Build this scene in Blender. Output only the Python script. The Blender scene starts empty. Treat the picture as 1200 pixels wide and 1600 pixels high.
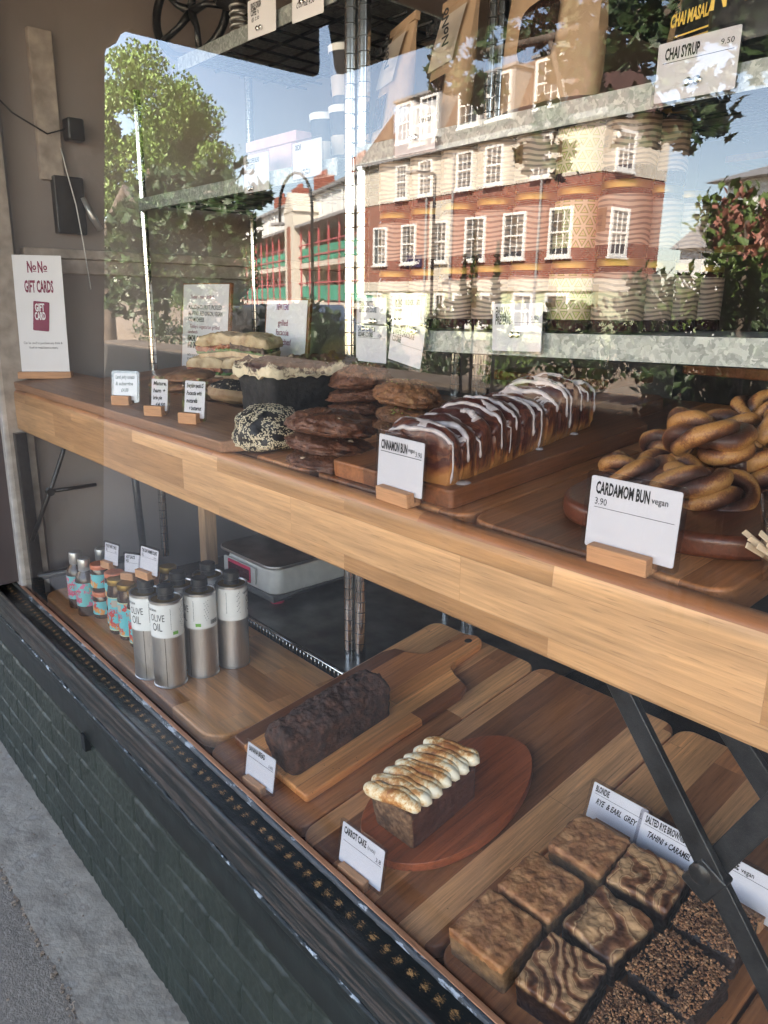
import bpy, bmesh, math, random
from mathutils import Vector, Matrix, noise
S = bpy.context.scene
C = S.collection
R = math.radians
random.seed(7)

# ---------------------------------------------------------------- camera
G = 0.57            # glass plane: y = G; x runs along the shop front, +y goes into the shop
CH = 1.5            # camera height; heights below are given relative to the camera unless said otherwise
CX = Vector((0.65386894, 0.75646146, 0.01488191))
CD = Vector((0.21124057, -0.16363404, -0.96363962))
CF = Vector((-0.72652105, 0.63323768, -0.26679057))
cam = bpy.data.cameras.new('camera')
camo = bpy.data.objects.new('camera', cam)
C.objects.link(camo)
m3 = Matrix((CX, -CD, -CF)).transposed()
camo.matrix_world = Matrix.Translation((0, 0, CH)) @ m3.to_4x4()
cam.sensor_width = 36
cam.lens = 1190 / 1600 * 36
cam.clip_start = 0.03
cam.clip_end = 600
S.camera = camo

# ---------------------------------------------------------------- world, sun, exposure
SUN = Vector((0.42, 0.80, 0.72)).normalized()
w = bpy.data.worlds.new('World')
S.world = w
w.use_nodes = True
nt = w.node_tree
nt.nodes.clear()
sky = nt.nodes.new('ShaderNodeTexSky')
sky.sky_type = 'NISHITA'
sky.sun_disc = False
sky.sun_elevation = math.asin(SUN.z)
sky.sun_rotation = math.atan2(SUN.x, SUN.y)
sky.air_density = 1.0
sky.dust_density = 0.6
bg = nt.nodes.new('ShaderNodeBackground')
bg.inputs[1].default_value = 0.095
wo = nt.nodes.new('ShaderNodeOutputWorld')
hz = nt.nodes.new('ShaderNodeMixRGB')       # thin high haze: a paler, less saturated blue
hz.inputs[0].default_value = .20
bw = nt.nodes.new('ShaderNodeRGBToBW')
wm = nt.nodes.new('ShaderNodeVectorMath'); wm.operation = 'SCALE'
wm.inputs[0].default_value = (1.18, 1.0, .84)
nt.links.new(sky.outputs[0], bw.inputs[0]); nt.links.new(bw.outputs[0], wm.inputs['Scale'])
nt.links.new(sky.outputs[0], hz.inputs[1]); nt.links.new(wm.outputs[0], hz.inputs[2])
nt.links.new(hz.outputs[0], bg.inputs[0])
nt.links.new(bg.outputs[0], wo.inputs[0])
sl = bpy.data.lights.new('sun', 'SUN')
sl.energy = 4.6
sl.angle = R(0.5)
sl.color = (1.0, 0.90, 0.76)
so = bpy.data.objects.new('sun', sl)
C.objects.link(so)
so.rotation_euler = SUN.to_track_quat('Z', 'Y').to_euler()
S.view_settings.view_transform = 'Standard'
S.view_settings.look = 'None'
S.view_settings.gamma = 1
S.view_settings.exposure = 3.92
S.render.engine = 'CYCLES'
S.cycles.use_denoising = True
S.cycles.max_bounces = 9
S.cycles.diffuse_bounces = 5
S.cycles.glossy_bounces = 5
S.cycles.transparent_max_bounces = 24
S.cycles.transmission_bounces = 6
S.cycles.sample_clamp_indirect = 8
S.cycles.caustics_reflective = False
S.cycles.caustics_refractive = False

# ---------------------------------------------------------------- points on real planes of the display
TU = math.tan(R(5.5))
TB = math.tan(R(9.5))
def _ray(x, y):
    return CX * (x - 600) + CD * (y - 800) + CF * 1190
def onY(x, y, Y):
    r = _ray(x, y); return r * (Y / r.y)
def onZ(x, y, z):
    r = _ray(x, y); return r * (z / r.z)
def onU(x, y, h=0):
    r = _ray(x, y); c = -.245 + h - .60 * TU
    return r * (c / (r.z - r.y * TU))
def onB(x, y, h=0):
    r = _ray(x, y); c = -.825 + h - .585 * TB
    return r * (c / (r.z - r.y * TB))
def zU(y): return -.245 + (y - .60) * TU
def zB(y): return -.825 + (y - .585) * TB

# ---------------------------------------------------------------- materials
def N(nt, t, **k):
    n = nt.nodes.new(t)
    for a, v in k.items():
        if a.startswith('i_'):
            key = a[2:]
            key = int(key) if key.isdigit() else key
            n.inputs[key].default_value = v
        else:
            setattr(n, a, v)
    return n
def newmat(name):
    m = bpy.data.materials.new(name)
    m.use_nodes = True
    nt = m.node_tree
    return m, nt, nt.nodes['Principled BSDF'], lambda a, b: nt.links.new(a, b)
def c4(c): return (c[0], c[1], c[2], 1)
def ramp(nt, stops, interp='LINEAR'):
    r = nt.nodes.new('ShaderNodeValToRGB')
    r.color_ramp.interpolation = interp
    e = r.color_ramp.elements
    e[0].position, e[0].color = stops[0][0], c4(stops[0][1])
    e[1].position, e[1].color = stops[-1][0], c4(stops[-1][1])
    for p, c in stops[1:-1]:
        q = e.new(p); q.color = c4(c)
    return r
def plain(name, col, rough=.5, metal=0, var=.12, scale=30, bump=0, bscale=None, spec=.5, coat=0, stretch=None, detail=4):
    m, nt, b, L = newmat(name)
    tc = N(nt, 'ShaderNodeTexCoord')
    mp = N(nt, 'ShaderNodeMapping')
    if stretch: mp.inputs['Scale'].default_value = stretch
    L(tc.outputs['Object'], mp.inputs[0])
    no = N(nt, 'ShaderNodeTexNoise', i_Scale=scale, i_Detail=detail)
    L(mp.outputs[0], no.inputs['Vector'])
    lo = tuple(max(0, c * (1 - var * 2)) for c in col); hi = tuple(min(1, c * (1 + var * 2)) for c in col)
    r = ramp(nt, [(.3, lo), (.7, hi)])
    L(no.outputs[0], r.inputs[0])
    L(r.outputs[0], b.inputs['Base Color'])
    b.inputs['Roughness'].default_value = rough
    b.inputs['Metallic'].default_value = metal
    b.inputs['Specular IOR Level'].default_value = spec
    b.inputs['Coat Weight'].default_value = coat
    if bump:
        n2 = N(nt, 'ShaderNodeTexNoise', i_Scale=bscale or scale * 3, i_Detail=6)
        L(mp.outputs[0], n2.inputs['Vector'])
        bp = N(nt, 'ShaderNodeBump', i_Strength=1.0, i_Distance=bump)
        L(n2.outputs[0], bp.inputs['Height'])
        L(bp.outputs[0], b.inputs['Normal'])
    return m
def ramp_noise(name, stops, scale=20, detail=6, rough=.6, bump=0, bscale=60, stretch=None, distort=0, metal=0, spec=.5, vor=False):
    m, nt, b, L = newmat(name)
    tc = N(nt, 'ShaderNodeTexCoord'); mp = N(nt, 'ShaderNodeMapping')
    if stretch: mp.inputs['Scale'].default_value = stretch
    L(tc.outputs['Object'], mp.inputs[0])
    no = N(nt, 'ShaderNodeTexNoise', i_Scale=scale, i_Detail=detail, i_Distortion=distort)
    L(mp.outputs[0], no.inputs['Vector'])
    r = ramp(nt, stops)
    L(no.outputs[0], r.inputs[0]); L(r.outputs[0], b.inputs['Base Color'])
    b.inputs['Roughness'].default_value = rough
    b.inputs['Metallic'].default_value = metal
    b.inputs['Specular IOR Level'].default_value = spec
    if bump:
        if vor:
            n2 = N(nt, 'ShaderNodeTexVoronoi', i_Scale=bscale)
        else:
            n2 = N(nt, 'ShaderNodeTexNoise', i_Scale=bscale, i_Detail=8)
        L(mp.outputs[0], n2.inputs['Vector'])
        bp = N(nt, 'ShaderNodeBump', i_Strength=1.0, i_Distance=bump)
        L(n2.outputs[0], bp.inputs['Height']); L(bp.outputs[0], b.inputs['Normal'])
    return m
def wood(name, tones, L_=.3, W_=.045, uv='YX', rough=.42, grain=1.0, off=.37, seed=0., var=1.0, coat=0):
    """staves of length L_ and width W_; uv names the axis along the grain and the axis across it"""
    m, nt, b, L = newmat(name)
    tc = N(nt, 'ShaderNodeTexCoord'); sp = N(nt, 'ShaderNodeSeparateXYZ'); cb = N(nt, 'ShaderNodeCombineXYZ')
    L(tc.outputs['Object'], sp.inputs[0])
    ax = {'X': 0, 'Y': 1, 'Z': 2}
    rest = [a for a in 'XYZ' if a not in uv][0]
    L(sp.outputs[ax[uv[0]]], cb.inputs[0]); L(sp.outputs[ax[uv[1]]], cb.inputs[1]); L(sp.outputs[ax[rest]], cb.inputs[2])
    of = N(nt, 'ShaderNodeVectorMath', operation='ADD'); of.inputs[1].default_value = (5.13 + seed, 7.31 + seed * .7, 0)
    L(cb.outputs[0], of.inputs[0])
    br = N(nt, 'ShaderNodeTexBrick', offset=off)
    for k, v in (('Scale', 1.0), ('Brick Width', L_), ('Row Height', W_), ('Mortar Size', 0.0003), ('Mortar Smooth', .1), ('Bias', 0.0)):
        br.inputs[k].default_value = v
    br.inputs['Color1'].default_value = (0, 0, 0, 1); br.inputs['Color2'].default_value = (1, 1, 1, 1)
    br.inputs['Mortar'].default_value = (0, 0, 0, 1)
    L(of.outputs[0], br.inputs['Vector'])
    st = N(nt, 'ShaderNodeMapping'); st.inputs['Scale'].default_value = (9, 210, 210)
    L(of.outputs[0], st.inputs[0])
    # shift the grain from stave to stave
    sh = N(nt, 'ShaderNodeVectorMath', operation='MULTIPLY_ADD'); sh.inputs[1].default_value = (9, 13, 7)
    L(br.outputs[0], sh.inputs[0]); L(st.outputs[0], sh.inputs[2])
    g = N(nt, 'ShaderNodeTexNoise', i_Scale=1.0, i_Detail=6, i_Roughness=.6, i_Distortion=.4)
    L(sh.outputs[0], g.inputs['Vector'])
    st2 = N(nt, 'ShaderNodeVectorMath', operation='MULTIPLY'); st2.inputs[1].default_value = (.2, .1, .1)
    L(sh.outputs[0], st2.inputs[0])
    g2 = N(nt, 'ShaderNodeTexNoise', i_Scale=1.0, i_Detail=3, i_Distortion=1.2)
    L(st2.outputs[0], g2.inputs['Vector'])
    st3 = N(nt, 'ShaderNodeVectorMath', operation='MULTIPLY'); st3.inputs[1].default_value = (3, 2.2, 2.2)
    L(sh.outputs[0], st3.inputs[0])
    g3 = N(nt, 'ShaderNodeTexNoise', i_Scale=1.0, i_Detail=2)
    L(st3.outputs[0], g3.inputs['Vector'])
    tones = [(min(.8, t[0]*1.20), t[1]*.92, t[2]*.72) for t in tones]
    n = len(tones)
    r = ramp(nt, [(i / n, t) for i, t in enumerate(tones)], 'CONSTANT')
    L(br.outputs[0], r.inputs[0])
    ad = N(nt, 'ShaderNodeMapRange'); ad.inputs[1].default_value = .25; ad.inputs[2].default_value = .75
    ad.inputs[3].default_value = 1 - .30 * var; ad.inputs[4].default_value = 1 + .25 * var
    L(g2.outputs[0], ad.inputs[0])
    gr = N(nt, 'ShaderNodeMapRange'); gr.inputs[1].default_value = .3; gr.inputs[2].default_value = .75
    gr.inputs[3].default_value = 1 - .35 * grain; gr.inputs[4].default_value = 1 + .18 * grain
    L(g.outputs[0], gr.inputs[0])
    gp = N(nt, 'ShaderNodeMapRange'); gp.inputs[1].default_value = .62; gp.inputs[2].default_value = .72
    gp.inputs[3].default_value = 1; gp.inputs[4].default_value = 1 - .35 * grain
    L(g3.outputs[0], gp.inputs[0])
    mm0 = N(nt, 'ShaderNodeMath', operation='MULTIPLY'); L(gr.outputs[0], mm0.inputs[0]); L(gp.outputs[0], mm0.inputs[1])
    mm = N(nt, 'ShaderNodeMath', operation='MULTIPLY'); L(mm0.outputs[0], mm.inputs[0]); L(ad.outputs[0], mm.inputs[1])
    sc = N(nt, 'ShaderNodeVectorMath', operation='SCALE'); L(r.outputs[0], sc.inputs[0]); L(mm.outputs[0], sc.inputs['Scale'])
    L(sc.outputs[0], b.inputs['Base Color'])
    b.inputs['Roughness'].default_value = rough
    b.inputs['Coat Weight'].default_value = coat
    b.inputs['Coat Roughness'].default_value = .3
    bp = N(nt, 'ShaderNodeBump', i_Strength=.5, i_Distance=.0006)
    ba = N(nt, 'ShaderNodeMath', operation='MULTIPLY_ADD'); ba.inputs[1].default_value = -1.2
    L(br.outputs['Fac'], ba.inputs[0]); L(mm.outputs[0], ba.inputs[2])
    L(ba.outputs[0], bp.inputs['Height']); L(bp.outputs[0], b.inputs['Normal'])
    return m
def glass_mat(name, r0=.09, tint=(.97, .98, .97), gcol=(1, 1, 1), streak=False):
    m = bpy.data.materials.new(name); m.use_nodes = True
    nt = m.node_tree; nt.nodes.clear(); L = nt.links.new
    ge = N(nt, 'ShaderNodeNewGeometry')
    d = N(nt, 'ShaderNodeVectorMath', operation='DOT_PRODUCT'); L(ge.outputs['Normal'], d.inputs[0]); L(ge.outputs['Incoming'], d.inputs[1])
    a = N(nt, 'ShaderNodeMath', operation='ABSOLUTE'); L(d.outputs['Value'], a.inputs[0])
    s = N(nt, 'ShaderNodeMath', operation='SUBTRACT'); s.inputs[0].default_value = 1; L(a.outputs[0], s.inputs[1])
    p = N(nt, 'ShaderNodeMath', operation='POWER'); p.inputs[1].default_value = 5; L(s.outputs[0], p.inputs[0])
    k = N(nt, 'ShaderNodeMath', operation='MULTIPLY_ADD'); k.inputs[1].default_value = 1 - r0; k.inputs[2].default_value = r0
    L(p.outputs[0], k.inputs[0])
    t = N(nt, 'ShaderNodeBsdfTransparent'); t.inputs[0].default_value = c4(tint)
    g = N(nt, 'ShaderNodeBsdfGlossy'); g.inputs['Roughness'].default_value = 0.0; g.inputs[0].default_value = c4(gcol)
    mx = N(nt, 'ShaderNodeMixShader'); L(k.outputs[0], mx.inputs[0]); L(t.outputs[0], mx.inputs[1]); L(g.outputs[0], mx.inputs[2])
    o = N(nt, 'ShaderNodeOutputMaterial')
    out = mx
    if streak:   # thin dusty film, wiped in streaks
        tc = N(nt, 'ShaderNodeTexCoord'); mp = N(nt, 'ShaderNodeMapping'); mp.inputs['Scale'].default_value = (9, 1, 1.3)
        mp.inputs['Rotation'].default_value = (0, .15, 0)
        L(tc.outputs['Object'], mp.inputs[0])
        no = N(nt, 'ShaderNodeTexNoise', i_Scale=1.4, i_Detail=5, i_Distortion=.8); L(mp.outputs[0], no.inputs['Vector'])
        mr = N(nt, 'ShaderNodeMapRange'); mr.inputs[1].default_value = .45; mr.inputs[2].default_value = .75
        mr.inputs[3].default_value = .003; mr.inputs[4].default_value = .014
        L(no.outputs[0], mr.inputs[0])
        df = N(nt, 'ShaderNodeBsdfDiffuse'); df.inputs[0].default_value = (.75, .75, .76, 1)
        m2 = N(nt, 'ShaderNodeMixShader'); L(mr.outputs[0], m2.inputs[0]); L(mx.outputs[0], m2.inputs[1]); L(df.outputs[0], m2.inputs[2])
        out = m2
    L(out.outputs[0], o.inputs[0])
    return m

M = {}
ACA = [(.21, .10, .050), (.60, .36, .19), (.25, .125, .06), (.44, .24, .12), (.28, .14, .072), (.66, .43, .24), (.30, .145, .065)]
M['acacia'] = wood('acacia_block', ACA, .42, .05, 'YX', .38, 1.0)
M['acacia2'] = wood('acacia_block_light', [(.30, .15, .072), (.62, .36, .18), (.44, .23, .11), (.68, .42, .22), (.36, .18, .085), (.54, .30, .145)], .5, .055, 'YX', .38, 1.0, seed=1.3)
M['acacia3'] = wood('acacia_block_dark', [(.16, .075, .036), (.34, .17, .08), (.20, .095, .045), (.46, .245, .12), (.14, .068, .034), (.52, .30, .155)], .38, .045, 'YX', .4, 1.0, seed=2.1)
M['oakface'] = wood('oak_front_rail', [(.36, .25, .135), (.46, .34, .20), (.39, .275, .15), (.49, .37, .225), (.34, .235, .125), (.43, .315, .18)], .34, .055, 'XZ', .42, .8, seed=.4)
M['oakrim'] = wood('oak_top_edge', [(.30, .155, .075), (.42, .25, .125), (.35, .19, .09)], .5, .2, 'XY', .36, .8)
M['oakgrey'] = wood('weathered_oak', [(.22, .15, .10), (.28, .19, .125), (.25, .165, .11)], 1.5, .09, 'XY', .5, .9, var=.6)
M['traywood'] = wood('tray_veneer', [(.46, .26, .12), (.62, .37, .18), (.42, .23, .10), (.66, .42, .22)], .3, .06, 'XY', .32, .7, seed=.9)
M['board'] = wood('walnut_board', [(.16, .08, .042), (.26, .13, .065), (.34, .175, .09), (.20, .095, .048)], .9, .06, 'YX', .4, .9, seed=3.)
M['boardmix'] = wood('striped_board', [(.14, .058, .028), (.62, .32, .13), (.20, .085, .04), (.48, .23, .10), (.70, .38, .17)], .8, .042, 'YX', .36, .9, seed=4.2)
M['redboard'] = wood('red_hardwood', [(.32, .10, .04), (.44, .15, .06), (.36, .115, .046)], 2, .3, 'YX', .33, 1.3, seed=1.7, coat=.3)
M['darkred'] = wood('dark_red_hardwood', [(.11, .042, .026), (.15, .06, .035), (.12, .048, .03)], 2, .3, 'YX', .36, 1.0, seed=2.7, coat=.2)
M['blockoak'] = wood('card_block_oak', [(.46, .32, .20), (.52, .37, .24), (.42, .28, .17)], .5, .1, 'XY', .6, .9)
M['paletimber'] = wood('pale_timber', [(.50, .40, .29), (.56, .45, .33)], 2, .2, 'ZX', .55, .6)
M['brownbox'] = wood('brown_veneer', [(.20, .095, .045), (.26, .125, .06)], 1, .2, 'XZ', .4, .6)
M['glass'] = glass_mat('window_glass', .066, (1.0, .96, .905), streak=True)
M['sleeve'] = glass_mat('clear_plastic_sleeve', .06, (.88, .88, .90))
M['pane'] = plain('window_pane_dark', (.05, .055, .06), .08, var=.3, scale=3)
M['clear'] = glass_mat('clear_cup_plastic', .10, (.9, .9, .9))
def wall_green():
    m, nt, b, L = newmat('green_painted_brick')
    tc = N(nt, 'ShaderNodeTexCoord')
    n1 = N(nt, 'ShaderNodeTexNoise', i_Scale=6, i_Detail=8); L(tc.outputs['Object'], n1.inputs['Vector'])
    r = ramp(nt, [(.3, (.016, .019, .013)), (.55, (.024, .028, .019)), (.75, (.032, .036, .025))]); L(n1.outputs[0], r.inputs[0])
    v = N(nt, 'ShaderNodeTexNoise', i_Scale=60, i_Detail=6, i_Roughness=.7); L(tc.outputs['Object'], v.inputs['Vector'])
    r2 = ramp(nt, [(.30, (1, 1, 1)), (.34, (0, 0, 0))]); L(v.outputs[0], r2.inputs[0])
    mx = N(nt, 'ShaderNodeMixRGB'); L(r2.outputs[0], mx.inputs[0]); L(r.outputs[0], mx.inputs[1]); mx.inputs[2].default_value = (.012, .014, .013, 1)
    L(mx.outputs[0], b.inputs['Base Color'])
    b.inputs['Roughness'].default_value = .55
    n2 = N(nt, 'ShaderNodeTexNoise', i_Scale=180, i_Detail=6); L(tc.outputs['Object'], n2.inputs['Vector'])
    bp = N(nt, 'ShaderNodeBump', i_Strength=.7, i_Distance=.0012); L(n2.outputs[0], bp.inputs['Height']); L(bp.outputs[0], b.inputs['Normal'])
    return m
M['greenbrick'] = wall_green()
M['greenpaint'] = plain('dark_green_paint', (.010, .013, .0115), .38, var=.25, scale=25, bump=.0006, bscale=90)
def sill_mat(name, base, chip, thr, rough, stretch, scale=40, glint=None):
    m, nt, b, L = newmat(name)
    tc = N(nt, 'ShaderNodeTexCoord'); mp = N(nt, 'ShaderNodeMapping'); mp.inputs['Scale'].default_value = stretch
    L(tc.outputs['Object'], mp.inputs[0])
    n1 = N(nt, 'ShaderNodeTexNoise', i_Scale=scale, i_Detail=8, i_Roughness=.65); L(mp.outputs[0], n1.inputs['Vector'])
    r = ramp(nt, [(thr - .05, base), (thr, chip)]); L(n1.outputs[0], r.inputs[0])
    col = r.outputs[0]
    if glint:  # evenly spaced gold glints painted into the base colour
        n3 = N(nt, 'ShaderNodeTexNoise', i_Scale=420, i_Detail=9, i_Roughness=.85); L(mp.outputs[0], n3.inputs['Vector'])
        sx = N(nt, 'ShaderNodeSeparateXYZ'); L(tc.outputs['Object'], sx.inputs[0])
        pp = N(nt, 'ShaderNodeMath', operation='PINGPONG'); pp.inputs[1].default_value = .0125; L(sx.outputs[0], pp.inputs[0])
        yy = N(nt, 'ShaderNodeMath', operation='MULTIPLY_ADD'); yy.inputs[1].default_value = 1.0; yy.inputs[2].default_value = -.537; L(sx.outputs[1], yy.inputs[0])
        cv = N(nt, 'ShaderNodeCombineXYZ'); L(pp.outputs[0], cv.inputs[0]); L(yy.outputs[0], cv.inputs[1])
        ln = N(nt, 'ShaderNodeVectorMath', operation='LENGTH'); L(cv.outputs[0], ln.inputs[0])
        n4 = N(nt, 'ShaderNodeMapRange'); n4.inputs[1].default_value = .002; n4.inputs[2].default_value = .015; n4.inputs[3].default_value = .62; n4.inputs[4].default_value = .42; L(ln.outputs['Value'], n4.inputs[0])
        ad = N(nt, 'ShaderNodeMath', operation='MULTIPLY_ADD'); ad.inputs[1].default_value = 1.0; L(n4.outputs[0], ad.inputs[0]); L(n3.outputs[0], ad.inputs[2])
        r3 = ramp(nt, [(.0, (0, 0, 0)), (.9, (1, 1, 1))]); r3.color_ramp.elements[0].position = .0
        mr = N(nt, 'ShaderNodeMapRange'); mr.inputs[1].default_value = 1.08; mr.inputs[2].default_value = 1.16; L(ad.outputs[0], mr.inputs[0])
        mx = N(nt, 'ShaderNodeMixRGB'); L(mr.outputs[0], mx.inputs[0]); L(col, mx.inputs[1]); mx.inputs[2].default_value = c4(glint)
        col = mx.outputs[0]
    L(col, b.inputs['Base Color'])
    rr = ramp(nt, [(thr - .05, (rough,) * 3), (thr, (.7,) * 3)]); L(n1.outputs[0], rr.inputs[0]); L(rr.outputs[0], b.inputs['Roughness'])
    n2 = N(nt, 'ShaderNodeTexNoise', i_Scale=110, i_Detail=7, i_Roughness=.65); L(mp.outputs[0], n2.inputs['Vector'])
    bp = N(nt, 'ShaderNodeBump', i_Strength=.9, i_Distance=.0016); L(n2.outputs[0], bp.inputs['Height']); L(bp.outputs[0], b.inputs['Normal'])
    return m
M['sill'] = sill_mat('black_sill_painted_glints', (.011, .012, .010), (.05, .04, .03), .70, .30, (.35, 1, 1), glint=(.55, .27, .09))  # black paint with reflected gold glints put into its colour
M['mould'] = sill_mat('worn_black_moulding', (.012, .014, .013), (.045, .030, .022), .55, .42, (.02, 1, 1), 260)
M['chipedge'] = sill_mat('chipped_white_edge', (.36, .37, .37), (.014, .016, .015), .44, .65, (.5, 1, 1), 60)
M['bead'] = sill_mat('glazing_bead', (.03, .03, .03), (.30, .30, .30), .62, .4, (.4, 1, 1), 60)
M['strip'] = wood('glazing_strip_wood', [(.36, .20, .12), (.42, .25, .16)], 2, .1, 'XZ', .5, .8)
M['paper'] = plain('card_paper', (.80, .79, .82), .6, var=.02, scale=8)
M['ink'] = plain('black_ink', (.006, .006, .007), .6, var=.1)
M['rule'] = plain('grey_rule_ink', (.10, .10, .11), .6, var=.1)
M['maroon'] = plain('maroon_ink', (.22, .012, .06), .6, var=.05)
M['steel'] = plain('brushed_tin', (.62, .60, .58), .40, 1, var=.06, scale=40, stretch=(40, 40, 1))
M['chrome'] = plain('chromed_post', (.72, .71, .69), .16, 1, var=.06, scale=20, stretch=(1, 1, 8))
M['groove'] = plain('dark_groove', (.10, .10, .10), .4, 1, var=.1)
M['brass'] = plain('gold_lid', (.34, .22, .06), .5, 1, var=.06)
M['blackplastic'] = plain('black_plastic', (.014, .014, .015), .38, var=.2)
M['blackmetal'] = plain('black_painted_steel', (.012, .012, .012), .32, 0, var=.35, scale=60, bump=.0004, bscale=120)
M['steelshelf'] = plain('grey_steel_shelf', (.10, .10, .095), .28, .7, var=.3, scale=14)
M['scaleplastic'] = plain('grey_scale_plastic', (.55, .53, .49), .45, var=.05)
M['scaledark'] = plain('dark_grey_plastic', (.12, .12, .12), .5, var=.1)
M['pink'] = plain('pink_red_plastic', (.55, .03, .09), .4, var=.06)
M['lcd'] = plain('dark_display', (.06, .008, .02), .15, var=.1)
M['kraft'] = plain('kraft_paper', (.36, .24, .145), .65, var=.07, scale=14, bump=.003, bscale=18)
M['kraftdark'] = plain('brown_card_label', (.16, .095, .045), .6, var=.06)
M['bagwin'] = plain('dark_bag_window', (.03, .016, .012), .12, var=.3, scale=30, bump=.004, bscale=35)
M['labelcream'] = plain('cream_label', (.46, .39, .32), .55, var=.03)
M['goldink'] = plain('gold_ink', (.75, .52, .10), .4, var=.05)
M['jarglass'] = plain('dark_preserve_glass', (.03, .012, .012), .06, var=.3, coat=.5)
M['jarglass2'] = plain('brown_sauce_glass', (.05, .028, .02), .06, var=.3, coat=.5)
M['silverlid'] = plain('grey_foil_cap', (.50, .49, .48), .3, .6, var=.08)
M['redlid'] = plain('orange_red_lid', (.55, .16, .07), .4, var=.15, scale=60)
def galv():
    m, nt, b, L = newmat('galvanised_steel')
    tc = N(nt, 'ShaderNodeTexCoord'); v = N(nt, 'ShaderNodeTexVoronoi', i_Scale=150, i_Randomness=1.0)
    dn = N(nt, 'ShaderNodeTexNoise', i_Scale=60, i_Detail=3); L(tc.outputs['Object'], dn.inputs['Vector'])
    ma = N(nt, 'ShaderNodeVectorMath', operation='MULTIPLY_ADD'); ma.inputs[1].default_value = (.03, .03, .03)
    L(dn.outputs['Color'], ma.inputs[0]); L(tc.outputs['Object'], ma.inputs[2]); L(ma.outputs[0], v.inputs['Vector'])
    r = ramp(nt, [(.0, (.20, .225, .215)), (.5, (.32, .35, .34)), (1, (.50, .53, .51))])
    L(v.outputs['Color'], r.inputs[0]); L(r.outputs[0], b.inputs['Base Color'])
    b.inputs['Metallic'].default_value = .45; b.inputs['Roughness'].default_value = .5
    return m
M['galv'] = galv()
# the room, the street
M['plaster'] = plain('beige_plaster_wall', (.32, .28, .265), .8, var=.06, scale=3, bump=.001, bscale=30)
M['darkwall'] = plain('dark_brown_wall', (.05, .038, .032), .7, var=.25, scale=2)
M['ceil'] = plain('dark_ceiling', (.06, .05, .045), .8, var=.1)
M['roomfloor'] = plain('dark_floor', (.04, .035, .03), .5, var=.2)
M['blackbase'] = plain('black_gloss_base', (.012, .012, .013), .12, var=.3, coat=.4)
M['concrete'] = ramp_noise('pavement_concrete', [(.25, (.20, .15, .105)), (.45, (.29, .225, .160)), (.56, (.33, .262, .190)), (.62, (.25, .19, .135)), (.75, (.38, .33, .265))], 12, 12, .85, .0025, 90)
M['asphalt'] = ramp_noise('asphalt', [(.3, (.15, .113, .08)), (.6, (.25, .19, .137)), (.8, (.36, .30, .23))], 90, 8, .9, .003, 220)
M['grit'] = ramp_noise('joint_grit', [(.3, (.16, .10, .06)), (.7, (.36, .26, .18))], 60, 6, .95, .003, 120)
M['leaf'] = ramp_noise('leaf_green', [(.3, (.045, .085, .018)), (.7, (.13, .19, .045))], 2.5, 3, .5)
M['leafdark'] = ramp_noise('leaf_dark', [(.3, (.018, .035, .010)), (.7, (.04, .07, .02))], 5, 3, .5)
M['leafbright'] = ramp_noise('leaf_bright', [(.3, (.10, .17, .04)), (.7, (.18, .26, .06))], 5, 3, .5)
M['leafpink'] = ramp_noise('leaf_coral', [(.3, (.22, .085, .06)), (.7, (.38, .16, .12))], 5, 3, .5)
M['yellow'] = plain('yellow_petals', (.65, .50, .04), .6, var=.1)
M['bark'] = ramp_noise('bark', [(.3, (.06, .045, .035)), (.7, (.14, .11, .085))], 10, 6, .9, .01, 20)
M['cream'] = plain('cream_render', (.60, .55, .47), .8, var=.03, scale=1.2)
M['white'] = plain('white_paint', (.78, .78, .76), .5, var=.02)
M['palegreen'] = plain('pale_green_paint', (.50, .56, .36), .6, var=.04)
M['greenpanel'] = plain('green_balcony_panel', (.05, .30, .19), .6, var=.12, scale=1)
M['redpaint'] = plain('red_painted_post', (.50, .10, .11), .5, var=.08)
M['leadgrey'] = plain('lead_grey', (.28, .27, .27), .6, var=.08)
M['navy'] = plain('navy_sign', (.02, .02, .07), .5, var=.1)
M['awning'] = plain('dark_awning_canvas', (.018, .02, .028), .85, var=.15, scale=3)
M['carpaint'] = plain('dark_car_paint', (.02, .022, .026), .15, var=.1, coat=1)
M['terracotta'] = plain('terracotta', (.30, .10, .065), .7, var=.1)
def brickmat(name, c1, c2, mortar, bw=.225, rh=.075, uv='XZ'):
    m, nt, b, L = newmat(name)
    tc = N(nt, 'ShaderNodeTexCoord'); sp = N(nt, 'ShaderNodeSeparateXYZ'); cb = N(nt, 'ShaderNodeCombineXYZ'); L(tc.outputs['Object'], sp.inputs[0])
    ad = N(nt, 'ShaderNodeMath', operation='ADD'); L(sp.outputs[0], ad.inputs[0]); L(sp.outputs[1], ad.inputs[1])
    L(ad.outputs[0], cb.inputs[0]); L(sp.outputs[2], cb.inputs[1])
    br = N(nt, 'ShaderNodeTexBrick'); L(cb.outputs[0], br.inputs['Vector'])
    for k, v in (('Scale', 1.0), ('Brick Width', bw), ('Row Height', rh), ('Mortar Size', .012), ('Bias', 0.0)): br.inputs[k].default_value = v
    br.inputs['Color1'].default_value = c4(c1); br.inputs['Color2'].default_value = c4(c2); br.inputs['Mortar'].default_value = c4(mortar)
    no = N(nt, 'ShaderNodeTexNoise', i_Scale=.8, i_Detail=5); L(tc.outputs['Object'], no.inputs['Vector'])
    mr = N(nt, 'ShaderNodeMapRange'); mr.inputs[3].default_value = .7; mr.inputs[4].default_value = 1.25; L(no.outputs[0], mr.inputs[0])
    sc = N(nt, 'ShaderNodeVectorMath', operation='SCALE'); L(br.outputs[0], sc.inputs[0]); L(mr.outputs[0], sc.inputs['Scale'])
    L(sc.outputs[0], b.inputs['Base Color']); b.inputs['Roughness'].default_value = .85
    return m
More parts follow.
